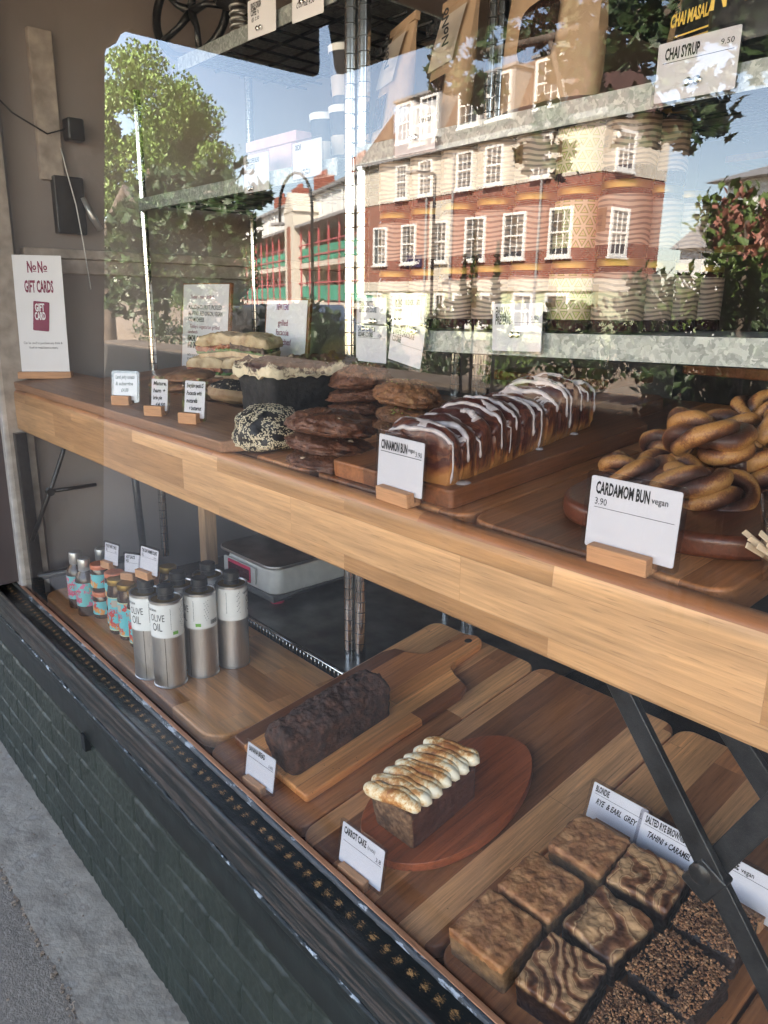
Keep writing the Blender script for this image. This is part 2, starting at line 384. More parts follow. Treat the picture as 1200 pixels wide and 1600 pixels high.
M['redbrick'] = brickmat('red_brick', (.33, .085, .048), (.21, .055, .035), (.33, .22, .17))
M['rooftile'] = brickmat('brown_roof_tiles', (.10, .045, .036), (.07, .032, .027), (.03, .018, .016), .2, .16)
M['brownbrick'] = brickmat('unseen_upper_wall_brick', (.20, .12, .08), (.14, .09, .06), (.2, .18, .15))
# food
M['choc'] = ramp_noise('chocolate_cookie', [(.32, (.045, .015, .008)), (.48, (.15, .055, .026)), (.54, (.07, .024, .012)), (.70, (.26, .11, .055))], 55, 12, .45, .005, 70)
M['cookiebrown'] = ramp_noise('brown_cookie', [(.35, (.06, .02, .010)), (.5, (.19, .07, .032)), (.56, (.12, .042, .02)), (.68, (.30, .12, .055))], 110, 12, .6, .006, 90)
M['cookietan'] = ramp_noise('tan_cookie', [(.35, (.12, .045, .018)), (.5, (.28, .12, .047)), (.58, (.20, .08, .03)), (.72, (.40, .20, .08))], 90, 12, .6, .005, 90)
M['pistachio'] = plain('pistachio', (.32, .32, .07), .6, var=.2)
M['whitechoc'] = plain('white_chocolate', (.68, .52, .36), .5, var=.1)
M['blackdough'] = plain('black_bun_crust', (.013, .011, .012), .5, var=.3, bump=.002, bscale=60)
M['sesame'] = plain('sesame_seed', (.62, .54, .38), .55, var=.1)
M['blackcake'] = ramp_noise('black_sponge', [(.3, (.008, .007, .007)), (.7, (.022, .019, .018))], 60, 8, .75, .003, 90)
def cream_cocoa():
    m, nt, b, L = newmat('cream_with_cocoa')
    tc = N(nt, 'ShaderNodeTexCoord'); sp = N(nt, 'ShaderNodeNewGeometry'); s2 = N(nt, 'ShaderNodeSeparateXYZ'); L(sp.outputs['Normal'], s2.inputs[0])
    n1 = N(nt, 'ShaderNodeTexNoise', i_Scale=90, i_Detail=8, i_Roughness=.75); L(tc.outputs['Object'], n1.inputs['Vector'])
    n2 = N(nt, 'ShaderNodeTexNoise', i_Scale=14, i_Detail=3); L(tc.outputs['Object'], n2.inputs['Vector'])
    a = N(nt, 'ShaderNodeMath', operation='ADD'); L(n1.outputs[0], a.inputs[0]); L(n2.outputs[0], a.inputs[1])
    k = N(nt, 'ShaderNodeMath', operation='MULTIPLY_ADD'); k.inputs[1].default_value = .35; L(s2.outputs[2], k.inputs[0]); L(a.outputs[0], k.inputs[2])
    r = ramp(nt, [(.0, (.70, .60, .42)), (1.0, (.07, .028, .02))])
    mr = N(nt, 'ShaderNodeMapRange'); mr.inputs[1].default_value = 1.02; mr.inputs[2].default_value = 1.16; L(k.outputs[0], mr.inputs[0])
    L(mr.outputs[0], r.inputs[0]); L(r.outputs[0], b.inputs['Base Color']); b.inputs['Roughness'].default_value = .6
    return m
M['creamcocoa'] = cream_cocoa()
def torched():
    m, nt, b, L = newmat('torched_meringue')
    tc = N(nt, 'ShaderNodeTexCoord'); g = N(nt, 'ShaderNodeNewGeometry'); s2 = N(nt, 'ShaderNodeSeparateXYZ'); L(g.outputs['Normal'], s2.inputs[0])
    sp = N(nt, 'ShaderNodeSeparateXYZ'); L(tc.outputs['Object'], sp.inputs[0])
    n1 = N(nt, 'ShaderNodeTexNoise', i_Scale=120, i_Detail=8, i_Roughness=.75); L(tc.outputs['Object'], n1.inputs['Vector'])
    n2 = N(nt, 'ShaderNodeTexNoise', i_Scale=30, i_Detail=4); L(tc.outputs['Object'], n2.inputs['Vector'])
    ax = N(nt, 'ShaderNodeMath', operation='ABSOLUTE'); L(sp.outputs[0], ax.inputs[0])
    k0 = N(nt, 'ShaderNodeMath', operation='MULTIPLY_ADD'); k0.inputs[1].default_value = -9.; L(ax.outputs[0], k0.inputs[0]); L(n1.outputs[0], k0.inputs[2])
    a = N(nt, 'ShaderNodeMath', operation='ADD'); L(k0.outputs[0], a.inputs[0]); L(n2.outputs[0], a.inputs[1])
    mr = N(nt, 'ShaderNodeMapRange'); mr.inputs[1].default_value = .52; mr.inputs[2].default_value = 1.02; L(a.outputs[0], mr.inputs[0])
    r = ramp(nt, [(.0, (.84, .76, .58)), (.34, (.80, .62, .36)), (.60, (.60, .29, .09)), (1.0, (.34, .11, .025))])
    L(mr.outputs[0], r.inputs[0]); L(r.outputs[0], b.inputs['Base Color']); b.inputs['Roughness'].default_value = .5
    b.inputs['Subsurface Weight'].default_value = .0
    return m
M['torched'] = torched()
M['carrotcake'] = ramp_noise('carrot_cake_crumb', [(.3, (.06, .028, .014)), (.5, (.15, .075, .036)), (.72, (.30, .17, .085))], 130, 8, .8, .002, 220)
M['crust'] = ramp_noise('dark_cake_crust', [(.3, (.045, .015, .010)), (.7, (.10, .034, .022))], 50, 6, .5, .0008, 200)
M['banana'] = ramp_noise('dark_banana_loaf', [(.3, (.022, .008, .0045)), (.5, (.050, .018, .010)), (.72, (.11, .042, .022))], 70, 12, .75, .003, 160)
M['blondie'] = ramp_noise('blondie_crust', [(.3, (.17, .062, .022)), (.5, (.33, .14, .052)), (.62, (.42, .20, .08)), (.74, (.56, .31, .14))], 60, 12, .6, .0015, 170)
M['blondieside'] = ramp_noise('blondie_crumb', [(.3, (.12, .058, .022)), (.7, (.27, .145, .06))], 90, 8, .8, .002, 200)
def swirl(name, sc=34, seed=0):
    m, nt, b, L = newmat(name)
    tc = N(nt, 'ShaderNodeTexCoord'); of = N(nt, 'ShaderNodeVectorMath', operation='ADD'); of.inputs[1].default_value = (seed, seed * 1.7, seed * .3)
    L(tc.outputs['Object'], of.inputs[0])
    nw = N(nt, 'ShaderNodeTexNoise', i_Scale=11, i_Detail=2); L(of.outputs[0], nw.inputs['Vector'])
    wa = N(nt, 'ShaderNodeVectorMath', operation='MULTIPLY_ADD'); wa.inputs[1].default_value = (.16, .16, .16); L(nw.outputs['Color'], wa.inputs[0]); L(of.outputs[0], wa.inputs[2])
    wv = N(nt, 'ShaderNodeTexWave', wave_type='BANDS', bands_direction='DIAGONAL', i_Scale=sc, i_Distortion=2.5, i_Detail=3)
    L(wa.outputs[0], wv.inputs['Vector'])
    n1 = N(nt, 'ShaderNodeTexNoise', i_Scale=26, i_Detail=5); L(of.outputs[0], n1.inputs['Vector'])
    a = N(nt, 'ShaderNodeMath', operation='MULTIPLY_ADD'); a.inputs[1].default_value = .55; L(wv.outputs['Fac'], a.inputs[0]); L(n1.outputs[0], a.inputs[2])
    sp = N(nt, 'ShaderNodeSeparateXYZ'); L(tc.outputs['Object'], sp.inputs[0])
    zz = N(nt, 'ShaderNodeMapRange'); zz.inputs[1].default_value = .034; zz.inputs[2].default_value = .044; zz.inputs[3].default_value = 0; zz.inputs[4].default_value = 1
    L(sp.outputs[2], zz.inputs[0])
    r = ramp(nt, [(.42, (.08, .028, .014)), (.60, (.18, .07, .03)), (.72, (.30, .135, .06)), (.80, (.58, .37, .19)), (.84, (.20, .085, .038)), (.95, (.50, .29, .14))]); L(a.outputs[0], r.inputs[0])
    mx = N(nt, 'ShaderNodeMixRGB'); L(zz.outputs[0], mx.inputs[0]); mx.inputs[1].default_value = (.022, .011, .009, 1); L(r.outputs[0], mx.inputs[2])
    L(mx.outputs[0], b.inputs['Base Color']); b.inputs['Roughness'].default_value = .42
    n2 = N(nt, 'ShaderNodeTexNoise', i_Scale=150, i_Detail=7); L(of.outputs[0], n2.inputs['Vector'])
    ad = N(nt, 'ShaderNodeMath', operation='ADD'); L(n2.outputs[0], ad.inputs[0]); L(wv.outputs['Fac'], ad.inputs[1])
    bp = N(nt, 'ShaderNodeBump', i_Strength=.8, i_Distance=.0007); L(ad.outputs[0], bp.inputs['Height']); L(bp.outputs[0], b.inputs['Normal'])
    return m
M['swirl'] = [swirl('marbled_brownie_top', 17, 0), swirl('marbled_brownie_top_dark', 8, 1.37), swirl('marbled_brownie_top_fine', 12, 3.1)]
M['fudge'] = ramp_noise('dark_brownie', [(.3, (.014, .008, .007)), (.7, (.035, .018, .014))], 70, 8, .6, .003, 120)
M['oats'] = ramp_noise('toasted_oat_flakes', [(.3, (.17, .07, .030)), (.55, (.34, .16, .07)), (.75, (.52, .30, .15))], 70, 3, .6, .0015, 160)
def bun_mat():
    m, nt, b, L = newmat('cinnamon_twist_dough')
    uv = N(nt, 'ShaderNodeUVMap'); tc = N(nt, 'ShaderNodeTexCoord')
    sp = N(nt, 'ShaderNodeSeparateXYZ'); L(uv.outputs[0], sp.inputs[0])
    # v = how far a point faces the other strand: the filling sits in the folds
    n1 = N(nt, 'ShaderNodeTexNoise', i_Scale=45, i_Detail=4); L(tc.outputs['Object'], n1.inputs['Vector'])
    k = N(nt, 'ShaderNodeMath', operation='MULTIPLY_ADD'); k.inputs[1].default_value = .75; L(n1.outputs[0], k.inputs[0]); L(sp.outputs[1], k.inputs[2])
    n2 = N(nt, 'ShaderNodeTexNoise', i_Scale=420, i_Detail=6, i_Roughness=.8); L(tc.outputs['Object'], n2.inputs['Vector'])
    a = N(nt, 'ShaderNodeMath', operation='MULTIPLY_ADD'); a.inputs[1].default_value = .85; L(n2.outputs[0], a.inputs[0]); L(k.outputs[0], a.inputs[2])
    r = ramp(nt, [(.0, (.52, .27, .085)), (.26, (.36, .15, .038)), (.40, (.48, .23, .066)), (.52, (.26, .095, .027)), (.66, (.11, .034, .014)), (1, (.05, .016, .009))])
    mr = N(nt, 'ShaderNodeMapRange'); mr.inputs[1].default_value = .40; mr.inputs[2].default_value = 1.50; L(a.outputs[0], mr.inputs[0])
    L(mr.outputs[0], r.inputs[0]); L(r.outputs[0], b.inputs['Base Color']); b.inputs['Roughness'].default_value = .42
    bp = N(nt, 'ShaderNodeBump', i_Strength=.7, i_Distance=.0018); L(n2.outputs[0], bp.inputs['Height']); L(bp.outputs[0], b.inputs['Normal'])
    b.inputs['Coat Weight'].default_value = .25
    return m
M['bun'] = bun_mat()
def loaf_mat():
    m, nt, b, L = newmat('cinnamon_loaf_crust')
    tc = N(nt, 'ShaderNodeTexCoord'); sp = N(nt, 'ShaderNodeSeparateXYZ'); L(tc.outputs['Object'], sp.inputs[0])
    n1 = N(nt, 'ShaderNodeTexNoise', i_Scale=22, i_Detail=6); L(tc.outputs['Object'], n1.inputs['Vector'])
    k = N(nt, 'ShaderNodeMath', operation='MULTIPLY_ADD'); k.inputs[1].default_value = .065; L(n1.outputs[0], k.inputs[0]); L(sp.outputs[2], k.inputs[2])
    ly = N(nt, 'ShaderNodeMapping'); ly.inputs['Scale'].default_value = (9, 75, 14); L(tc.outputs['Object'], ly.inputs[0])
    n3 = N(nt, 'ShaderNodeTexNoise', i_Scale=1, i_Detail=4, i_Distortion=1.5); L(ly.outputs[0], n3.inputs['Vector'])
    kk = N(nt, 'ShaderNodeMath', operation='MULTIPLY_ADD'); kk.inputs[1].default_value = .085; L(n3.outputs[0], kk.inputs[0]); L(k.outputs[0], kk.inputs[2])
    mr = N(nt, 'ShaderNodeMapRange'); mr.inputs[1].default_value = .054; mr.inputs[2].default_value = .136; L(kk.outputs[0], mr.inputs[0])
    r = ramp(nt, [(.0, (.10, .035, .014)), (.18, (.30, .13, .04)), (.40, (.36, .16, .05)), (.50, (.22, .075, .025)), (.60, (.085, .022, .014)), (.70, (.055, .014, .011)), (.76, (.16, .052, .022)), (.82, (.06, .015, .011)), (.92, (.13, .04, .020)), (1, (.06, .016, .012))])
    L(mr.outputs[0], r.inputs[0]); L(r.outputs[0], b.inputs['Base Color']); b.inputs['Roughness'].default_value = .3
    n2 = N(nt, 'ShaderNodeTexNoise', i_Scale=90, i_Detail=6); L(tc.outputs['Object'], n2.inputs['Vector'])
    bp = N(nt, 'ShaderNodeBump', i_Strength=.7, i_Distance=.002); L(n2.outputs[0], bp.inputs['Height']); L(bp.outputs[0], b.inputs['Normal'])
    return m
M['loaf'] = loaf_mat()
M['icing'] = plain('white_icing', (.50, .44, .44), .22, var=.14, scale=60, coat=.3)
M['focaccia'] = ramp_noise('focaccia_bread', [(.3, (.30, .18, .09)), (.5, (.52, .38, .22)), (.75, (.68, .55, .37))], 40, 8, .7, .002, 120)
M['salad'] = ramp_noise('green_leaves_filling', [(.3, (.03, .08, .015)), (.7, (.10, .20, .04))], 60, 4, .5, .002, 90)
M['filling'] = ramp_noise('red_filling', [(.3, (.10, .03, .02)), (.5, (.35, .10, .05)), (.7, (.55, .32, .16))], 50, 6, .5, .003, 90)
M['meat'] = ramp_noise('dark_filling', [(.3, (.04, .025, .02)), (.6, (.14, .085, .06)), (.8, (.30, .22, .15))], 50, 6, .5, .003, 90)
M['pastry'] = ramp_noise('baked_pastry', [(.3, (.13, .05, .024)), (.55, (.26, .12, .055)), (.75, (.38, .21, .10))], 40, 8, .5, .003, 80)
M['paledough'] = ramp_noise('pale_bun_dough', [(.3, (.28, .16, .08)), (.7, (.46, .32, .18))], 40, 6, .6, .002, 80)
M['seedtop'] = ramp_noise('seeded_dark_top', [(.45, (.012, .010, .010)), (.60, (.03, .022, .018)), (.66, (.45, .38, .26)), (.8, (.6, .5, .35))], 130, 4, .55, .004, 130)
M['birch'] = plain('birch_stirrers', (.62, .48, .33), .6, var=.06)
M['cupblack'] = plain('navy_black_cup', (.018, .02, .03), .4, var=.1)
def label_mix(name, stops, scale):
    m, nt, b, L = newmat(name)
    tc = N(nt, 'ShaderNodeTexCoord'); v = N(nt, 'ShaderNodeTexVoronoi', i_Scale=scale)
    dn = N(nt, 'ShaderNodeTexNoise', i_Scale=scale * 1.3, i_Detail=3); L(tc.outputs['Object'], dn.inputs['Vector'])
    ma = N(nt, 'ShaderNodeVectorMath', operation='MULTIPLY_ADD'); ma.inputs[1].default_value = (.03, .03, .03)
    L(dn.outputs['Color'], ma.inputs[0]); L(tc.outputs['Object'], ma.inputs[2]); L(ma.outputs[0], v.inputs['Vector'])
    r = ramp(nt, stops, 'CONSTANT'); sp = N(nt, 'ShaderNodeSeparateColor'); L(v.outputs['Color'], sp.inputs[0]); L(sp.outputs[0], r.inputs[0])
    L(r.outputs[0], b.inputs['Base Color']); b.inputs['Roughness'].default_value = .45
    return m
M['labelred'] = label_mix('turquoise_label_with_red', [(0, (.12, .48, .52)), (.5, (.50, .05, .04)), (.64, (.12, .48, .52)), (.78, (.65, .28, .06)), (.88, (.10, .16, .10)), (.93, (.12, .48, .52))], 85)
M['labelpink'] = label_mix('turquoise_label_with_pink', [(0, (.14, .46, .46)), (.48, (.60, .14, .26)), (.72, (.14, .46, .46)), (.86, (.62, .42, .20)), (.95, (.14, .46, .46))], 85)
def wavelabel(name, c1, c2, sc=34):
    m, nt, b, L = newmat(name)
    tc = N(nt, 'ShaderNodeTexCoord')
    wv = N(nt, 'ShaderNodeTexWave', wave_type='BANDS', bands_direction='Z', i_Scale=sc, i_Distortion=9.0, i_Detail=0)
    wv.inputs['Detail Scale'].default_value = .45
    mp = N(nt, 'ShaderNodeMapping'); mp.inputs['Scale'].default_value = (1, 1, 1)
    L(tc.outputs['Object'], mp.inputs[0]); L(mp.outputs[0], wv.inputs['Vector'])
    r = ramp(nt, [(.56, c1), (.64, c2)]); L(wv.outputs['Fac'], r.inputs[0]); L(r.outputs[0], b.inputs['Base Color']); b.inputs['Roughness'].default_value = .5
    return m
M['labelwave'] = wavelabel('wavy_line_label', (.36, .27, .21), (.12, .085, .068), 44)
def trilabel():
    m, nt, b, L = newmat('triangle_pattern_label')
    tc = N(nt, 'ShaderNodeTexCoord'); sp = N(nt, 'ShaderNodeSeparateXYZ'); L(tc.outputs['Object'], sp.inputs[0])
    at = N(nt, 'ShaderNodeMath', operation='ARCTAN2'); L(sp.outputs[0], at.inputs[0]); L(sp.outputs[1], at.inputs[1])
    u = N(nt, 'ShaderNodeMath', operation='MULTIPLY'); u.inputs[1].default_value = .038; L(at.outputs[0], u.inputs[0])
    outs = []
    for (a, bq) in ((0, 1), (.866, .5), (-.866, .5)):
        m1 = N(nt, 'ShaderNodeMath', operation='MULTIPLY'); m1.inputs[1].default_value = a * 62; L(u.outputs[0], m1.inputs[0])
        m2 = N(nt, 'ShaderNodeMath', operation='MULTIPLY_ADD'); m2.inputs[1].default_value = bq * 62; L(sp.outputs[2], m2.inputs[0]); L(m1.outputs[0], m2.inputs[2])
        fr = N(nt, 'ShaderNodeMath', operation='PINGPONG'); fr.inputs[1].default_value = .5; L(m2.outputs[0], fr.inputs[0]); outs.append(fr)
    mn = N(nt, 'ShaderNodeMath', operation='MINIMUM'); L(outs[0].outputs[0], mn.inputs[0]); L(outs[1].outputs[0], mn.inputs[1])
    mn2 = N(nt, 'ShaderNodeMath', operation='MINIMUM'); L(mn.outputs[0], mn2.inputs[0]); L(outs[2].outputs[0], mn2.inputs[1])
    r = ramp(nt, [(0, (.46, .38, .26)), (.07, (.46, .38, .26)), (.10, (.12, .14, .025)), (.16, (.32, .33, .08)), (.21, (.42, .35, .22)), (.30, (.36, .045, .07))], 'CONSTANT')
    L(mn2.outputs[0], r.inputs[0]); L(r.outputs[0], b.inputs['Base Color']); b.inputs['Roughness'].default_value = .5
    return m
M['labeltri'] = trilabel()
M['labelwhite'] = plain('white_tin_label', (.74, .74, .72), .5, var=.02)
M['euro'] = plain('green_leaf_mark', (.16, .42, .06), .5, var=.05)
M['cardboard'] = plain('cardboard_brown', (.20, .125, .08), .7, var=.08)
M['pinkbox'] = plain('pale_pink_box', (.62, .40, .42), .6, var=.05)

# ---------------------------------------------------------------- mesh helpers
class MB:
    def __init__(s): s.bm = bmesh.new()
    def box(s, x0, x1, y0, y1, z0, z1, rot=None):
        v = [s.bm.verts.new(p) for p in ((x0,y0,z0),(x1,y0,z0),(x1,y1,z0),(x0,y1,z0),(x0,y0,z1),(x1,y0,z1),(x1,y1,z1),(x0,y1,z1))]
        if rot:
            for q in v: q.co = rot @ q.co
        for f in ((3,2,1,0),(4,5,6,7),(0,1,5,4),(1,2,6,5),(2,3,7,6),(3,0,4,7)): s.bm.faces.new([v[i] for i in f])
        return s
    def prism(s, poly, z0, z1, axis='Z'):
        def P(a, b, c): return (a, b, c) if axis == 'Z' else ((c, a, b) if axis == 'X' else (a, c, b))
        lo = [s.bm.verts.new(P(a, b, z0)) for a, b in poly]; hi = [s.bm.verts.new(P(a, b, z1)) for a, b in poly]
        n = len(poly)
        s.bm.faces.new(lo[::-1]); s.bm.faces.new(hi)
        for i in range(n): s.bm.faces.new((lo[i], lo[(i+1) % n], hi[(i+1) % n], hi[i]))
        return s
    def lathe(s, prof, seg=32, c=(0, 0, 0), axis=None, arc=None):
        rings = []
        a0, a1 = arc if arc else (0, 2 * math.pi)
        k = seg if not arc else seg + 1
        for r, z in prof:
            if r < 1e-6: rings.append([s.bm.verts.new((c[0], c[1], c[2] + z))])
            else: rings.append([s.bm.verts.new((c[0] + r * math.cos(a0 + (a1 - a0) * i / seg), c[1] + r * math.sin(a0 + (a1 - a0) * i / seg), c[2] + z)) for i in range(k)])
        for a, b in zip(rings, rings[1:]):
            for i in range(seg):
                j = (i + 1) % len(a) if len(a) > 1 else 0; j2 = (i + 1) % len(b) if len(b) > 1 else 0
                if len(a) == 1 and len(b) == 1: continue
                if len(a) == 1: s.bm.faces.new((a[0], b[i], b[j2]))
                elif len(b) == 1: s.bm.faces.new((a[i], a[j], b[0]))
                else: s.bm.faces.new((a[i], a[j], b[j2], b[i]))
        return s
    def tube(s, pts, r, seg=8, cap=True, uv=False):
        pts = [Vector(p) for p in pts]; n = len(pts)
        rr = r if isinstance(r, (list, tuple)) else [r] * n
        up = Vector((0, 0, 1)); rings = []; prev = None
        for i, p in enumerate(pts):
            t = (pts[min(i+1, n-1)] - pts[max(i-1, 0)]).normalized()
            if prev is None:
                a = t.cross(up)
                if a.length < .05: a = t.cross(Vector((1, 0, 0)))
                a.normalize()
            else:
                a = (prev - t * prev.dot(t)).normalized()
            prev = a; b = t.cross(a)
            rings.append([s.bm.verts.new(p + (a * math.cos(2*math.pi*k/seg) + b * math.sin(2*math.pi*k/seg)) * rr[i]) for k in range(seg)])
        if uv: ul = s.bm.loops.layers.uv.verify()
        for i, (a, b) in enumerate(zip(rings, rings[1:])):
            for k in range(seg):
                f = s.bm.faces.new((a[k], a[(k+1) % seg], b[(k+1) % seg], b[k]))
                if uv:
                    for lp, (uu, vv) in zip(f.loops, ((i/n, k/seg), (i/n, (k+1)/seg), ((i+1)/n, (k+1)/seg), ((i+1)/n, k/seg))): lp[ul].uv = (uu, vv)
        if cap:
            s.bm.faces.new(rings[0][::-1]); s.bm.faces.new(rings[-1])
        return s
    def quad(s, *p):
        s.bm.faces.new([s.bm.verts.new(q) for q in p]); return s
    def build(s, name, mat, parent=None, loc=(0,0,0), rot=(0,0,0), smooth=False, bevel=0, bseg=2, angle=None, kind=None, label=None, weld=False):
        if weld: bmesh.ops.remove_doubles(s.bm, verts=s.bm.verts, dist=1e-5)
        bmesh.ops.recalc_face_normals(s.bm, faces=s.bm.faces)
        me = bpy.data.meshes.new(name); s.bm.to_mesh(me); s.bm.free()
        for m in (mat if isinstance(mat, list) else [mat]): me.materials.append(m)
        if smooth:
            for p in me.polygons: p.use_smooth = True
        o = bpy.data.objects.new(name, me); C.objects.link(o)
        o.location = loc; o.rotation_euler = rot
        if parent: o.parent = parent
        if bevel:
            b = o.modifiers.new('bevel', 'BEVEL'); b.width = bevel; b.segments = bseg; b.limit_method = 'ANGLE'; b.angle_limit = R(40)
            if not smooth:
                for p in me.polygons: p.use_smooth = True
                wn = o.modifiers.new('wn', 'WEIGHTED_NORMAL'); wn.keep_sharp = True
        elif smooth and angle:
            me.set_sharp_from_angle(angle=R(angle))
        if kind: o['kind'] = kind
        if label: o['label'] = label
        return o
def thing(name, label, cat, loc=(0,0,0), rot=(0,0,0), group=None):
    o = bpy.data.objects.new(name, None); C.objects.link(o); o.empty_display_size = .05
    o.location = (loc[0], loc[1], loc[2] + CH); o.rotation_euler = rot
    o['label'] = label; o['category'] = cat
    if group: o['group'] = group
    return o
def tagm(o, label, cat, group=None):
    o['label'] = label; o['category'] = cat
    if group: o['group'] = group
    return o
def rounded_rect(x0, x1, y0, y1, r, n=6):
    p = []
    for cx, cy, a0 in ((x1-r, y1-r, 0), (x0+r, y1-r, 90), (x0+r, y0+r, 180), (x1-r, y0+r, 270)):
        for i in range(n + 1):
            a = R(a0 + 90 * i / n); p.append((cx + r*math.cos(a), cy + r*math.sin(a)))
    return p
def copy_tree(o, parent=None):
    c = o.copy(); C.objects.link(c)
    if parent: c.parent = parent
    for ch in list(o.children): copy_tree(ch, c)
    return c
_txt = {}
def textmesh(body, size, bold):
    k = (body, size, bold)
    if k not in _txt:
        cu = bpy.data.curves.new('t', 'FONT'); cu.body = body; cu.size = size; cu.offset = bold * size; cu.resolution_u = 2
        cu.space_line = .95
        o = bpy.data.objects.new('t', cu); C.objects.link(o)
        me = bpy.data.meshes.new_from_object(o.evaluated_get(bpy.context.evaluated_depsgraph_get()))
        _txt[k] = ([v.co.copy() for v in me.vertices], [list(p.vertices) for p in me.polygons])
        bpy.data.objects.remove(o); bpy.data.curves.remove(cu); bpy.data.meshes.remove(me)
    return _txt[k]
def texts(name, mat, parent, items, loc=(0,0,0), rot=(0,0,0), wrap=None, bars=(), kind=None):
    """items: (text, x, z, size, xscale, bold[, shear, rot, width]) laid in the local x-z plane facing -y; bars: thin rules (x0, x1, z0, z1)"""
    vs, fs = [], []
    for it in items:
        body, x, z, size, sx, bold = it[:6]
        sh = it[6] if len(it) > 6 else 0; ro = it[7] if len(it) > 7 else 0; wd = it[8] if len(it) > 8 else 0
        if wd and bold >= .018 and sh == 0: size *= 1.22; bold = .035
        v, f = textmesh(body, size, bold); n = len(vs)
        if wd and v:
            mx = max(q.x for q in v); sx = wd / mx if mx > 0 else sx
        ca, sa = math.cos(R(ro)), math.sin(R(ro))
        for q in v:
            a, b = q.x * sx + q.y * sh, q.y
            vs.append((x + a*ca - b*sa, z + a*sa + b*ca))
        fs += [[i + n for i in p] for p in f]
    for x0, x1, z0, z1 in bars:
        n = len(vs); vs += [(x0, z0), (x1, z0), (x1, z1), (x0, z1)]; fs.append([n, n+1, n+2, n+3])
    me = bpy.data.meshes.new(name)
    if wrap: co = [(wrap * math.sin(a / wrap), -wrap * math.cos(a / wrap), b) for a, b in vs]
    else: co = [(a, 0, b) for a, b in vs]
    me.from_pydata(co, [], fs); me.materials.append(mat)
    o = bpy.data.objects.new(name, me); C.objects.link(o); o.parent = parent; o.location = loc; o.rotation_euler = rot
    if kind: o['kind'] = kind
    return o
def fn(p, sc, oct_=4, seed=0):
    return noise.fractal(Vector((p[0]*sc + seed*3.1, p[1]*sc + seed*1.7, p[2]*sc - seed)), 1.0, 2.0, oct_)
def foodbox(dx, dy, dz, seg=(24, 24, 10), rnd=.008, disp=.0015, sc=60, seed=0, top=None, taper=0, bottom_flat=True):
    """rounded, roughened block of baked stuff standing on z=0, centred in x and y"""
    mb = MB(); nx, ny, nz = seg; bm = mb.bm; vd = {}
    def vert(i, j, k):
        key = (i, j, k)
        if key in vd: return vd[key]
        x, y, z = (i/nx - .5)*dx, (j/ny - .5)*dy, k/nz*dz
        ix, iy = dx/2 - rnd, dy/2 - rnd
        cx, cy, cz = max(-ix, min(ix, x)), max(-iy, min(iy, y)), min(dz - rnd, z)
        if bottom_flat: cz = max(cz, min(z, dz))if z < dz - rnd else dz - rnd
        d = Vector((x - cx, y - cy, z - cz))
        if d.length > 1e-9:
            lim = rnd
            d = d.normalized() * min(lim, d.length) if d.length > lim else d
        p = Vector((cx, cy, cz)) + d
        if taper:
            t = 1 - taper * (1 - z/dz); p.x *= t; p.y *= 1 - taper*(1 - z/dz)*.4
        nrm = Vector((p.x/(dx/2), p.y/(dy/2), (p.z/dz)*1.2 - .2)); nrm = nrm.normalized() if nrm.length else nrm
        n = fn(p, sc, 5, seed)
        if z > 1e-6: p += nrm * n * disp
        if top and z > dz*.5: p.z += top(x/(dx/2), y/(dy/2)) * ((z/dz - .5)*2)
        vd[key] = bm.verts.new(p); return vd[key]
    def face(a, b, c, d): bm.faces.new((a, b, c, d))
    for i in range(nx):
        for j in range(ny):
            face(vert(i,j,nz), vert(i+1,j,nz), vert(i+1,j+1,nz), vert(i,j+1,nz)); face(vert(i,j,0), vert(i,j+1,0), vert(i+1,j+1,0), vert(i+1,j,0))
    for i in range(nx):
        for k in range(nz):
            face(vert(i,0,k), vert(i+1,0,k), vert(i+1,0,k+1), vert(i,0,k+1)); face(vert(i,ny,k), vert(i,ny,k+1), vert(i+1,ny,k+1), vert(i+1,ny,k))
    for j in range(ny):
        for k in range(nz):
            face(vert(0,j,k), vert(0,j,k+1), vert(0,j+1,k+1), vert(0,j+1,k)); face(vert(nx,j,k), vert(nx,j+1,k), vert(nx,j+1,k+1), vert(nx,j,k+1))
    return mb
def blob(rx, ry, rz, seed=0, disp=.12, sc=1.6, seg=40, rings=22, flat=.35, fine=.02, c=(0,0,0), mb=None):
    """lumpy ellipsoid standing on z=0 (relative to c), flattened underneath"""
    mb = mb or MB(); bm = mb.bm; rows = []
    for i in range(rings + 1):
        th = math.pi * i / rings; row = []
        for j in range(seg):
            ph = 2*math.pi*j/seg
            d = Vector((math.sin(th)*math.cos(ph), math.sin(th)*math.sin(ph), math.cos(th)))
            k = 1 + disp*fn(d, sc, 3, seed) + fine*fn(d, sc*7, 4, seed+5)
            p = Vector((d.x*rx*k, d.y*ry*k, d.z*rz*k))
            if p.z < 0: p.z *= flat
            row.append(bm.verts.new(p + Vector(c) + Vector((0, 0, rz*flat))))
            if i in (0, rings): break
        rows.append(row)
    for a, b in zip(rows, rows[1:]):
        for j in range(seg):
            j2 = (j+1) % seg
            if len(a) == 1: bm.faces.new((a[0], b[j], b[j2]))
            elif len(b) == 1: bm.faces.new((a[j], b[0], a[j2]))
            else: bm.faces.new((a[j], b[j], b[j2], a[j2]))
    return mb

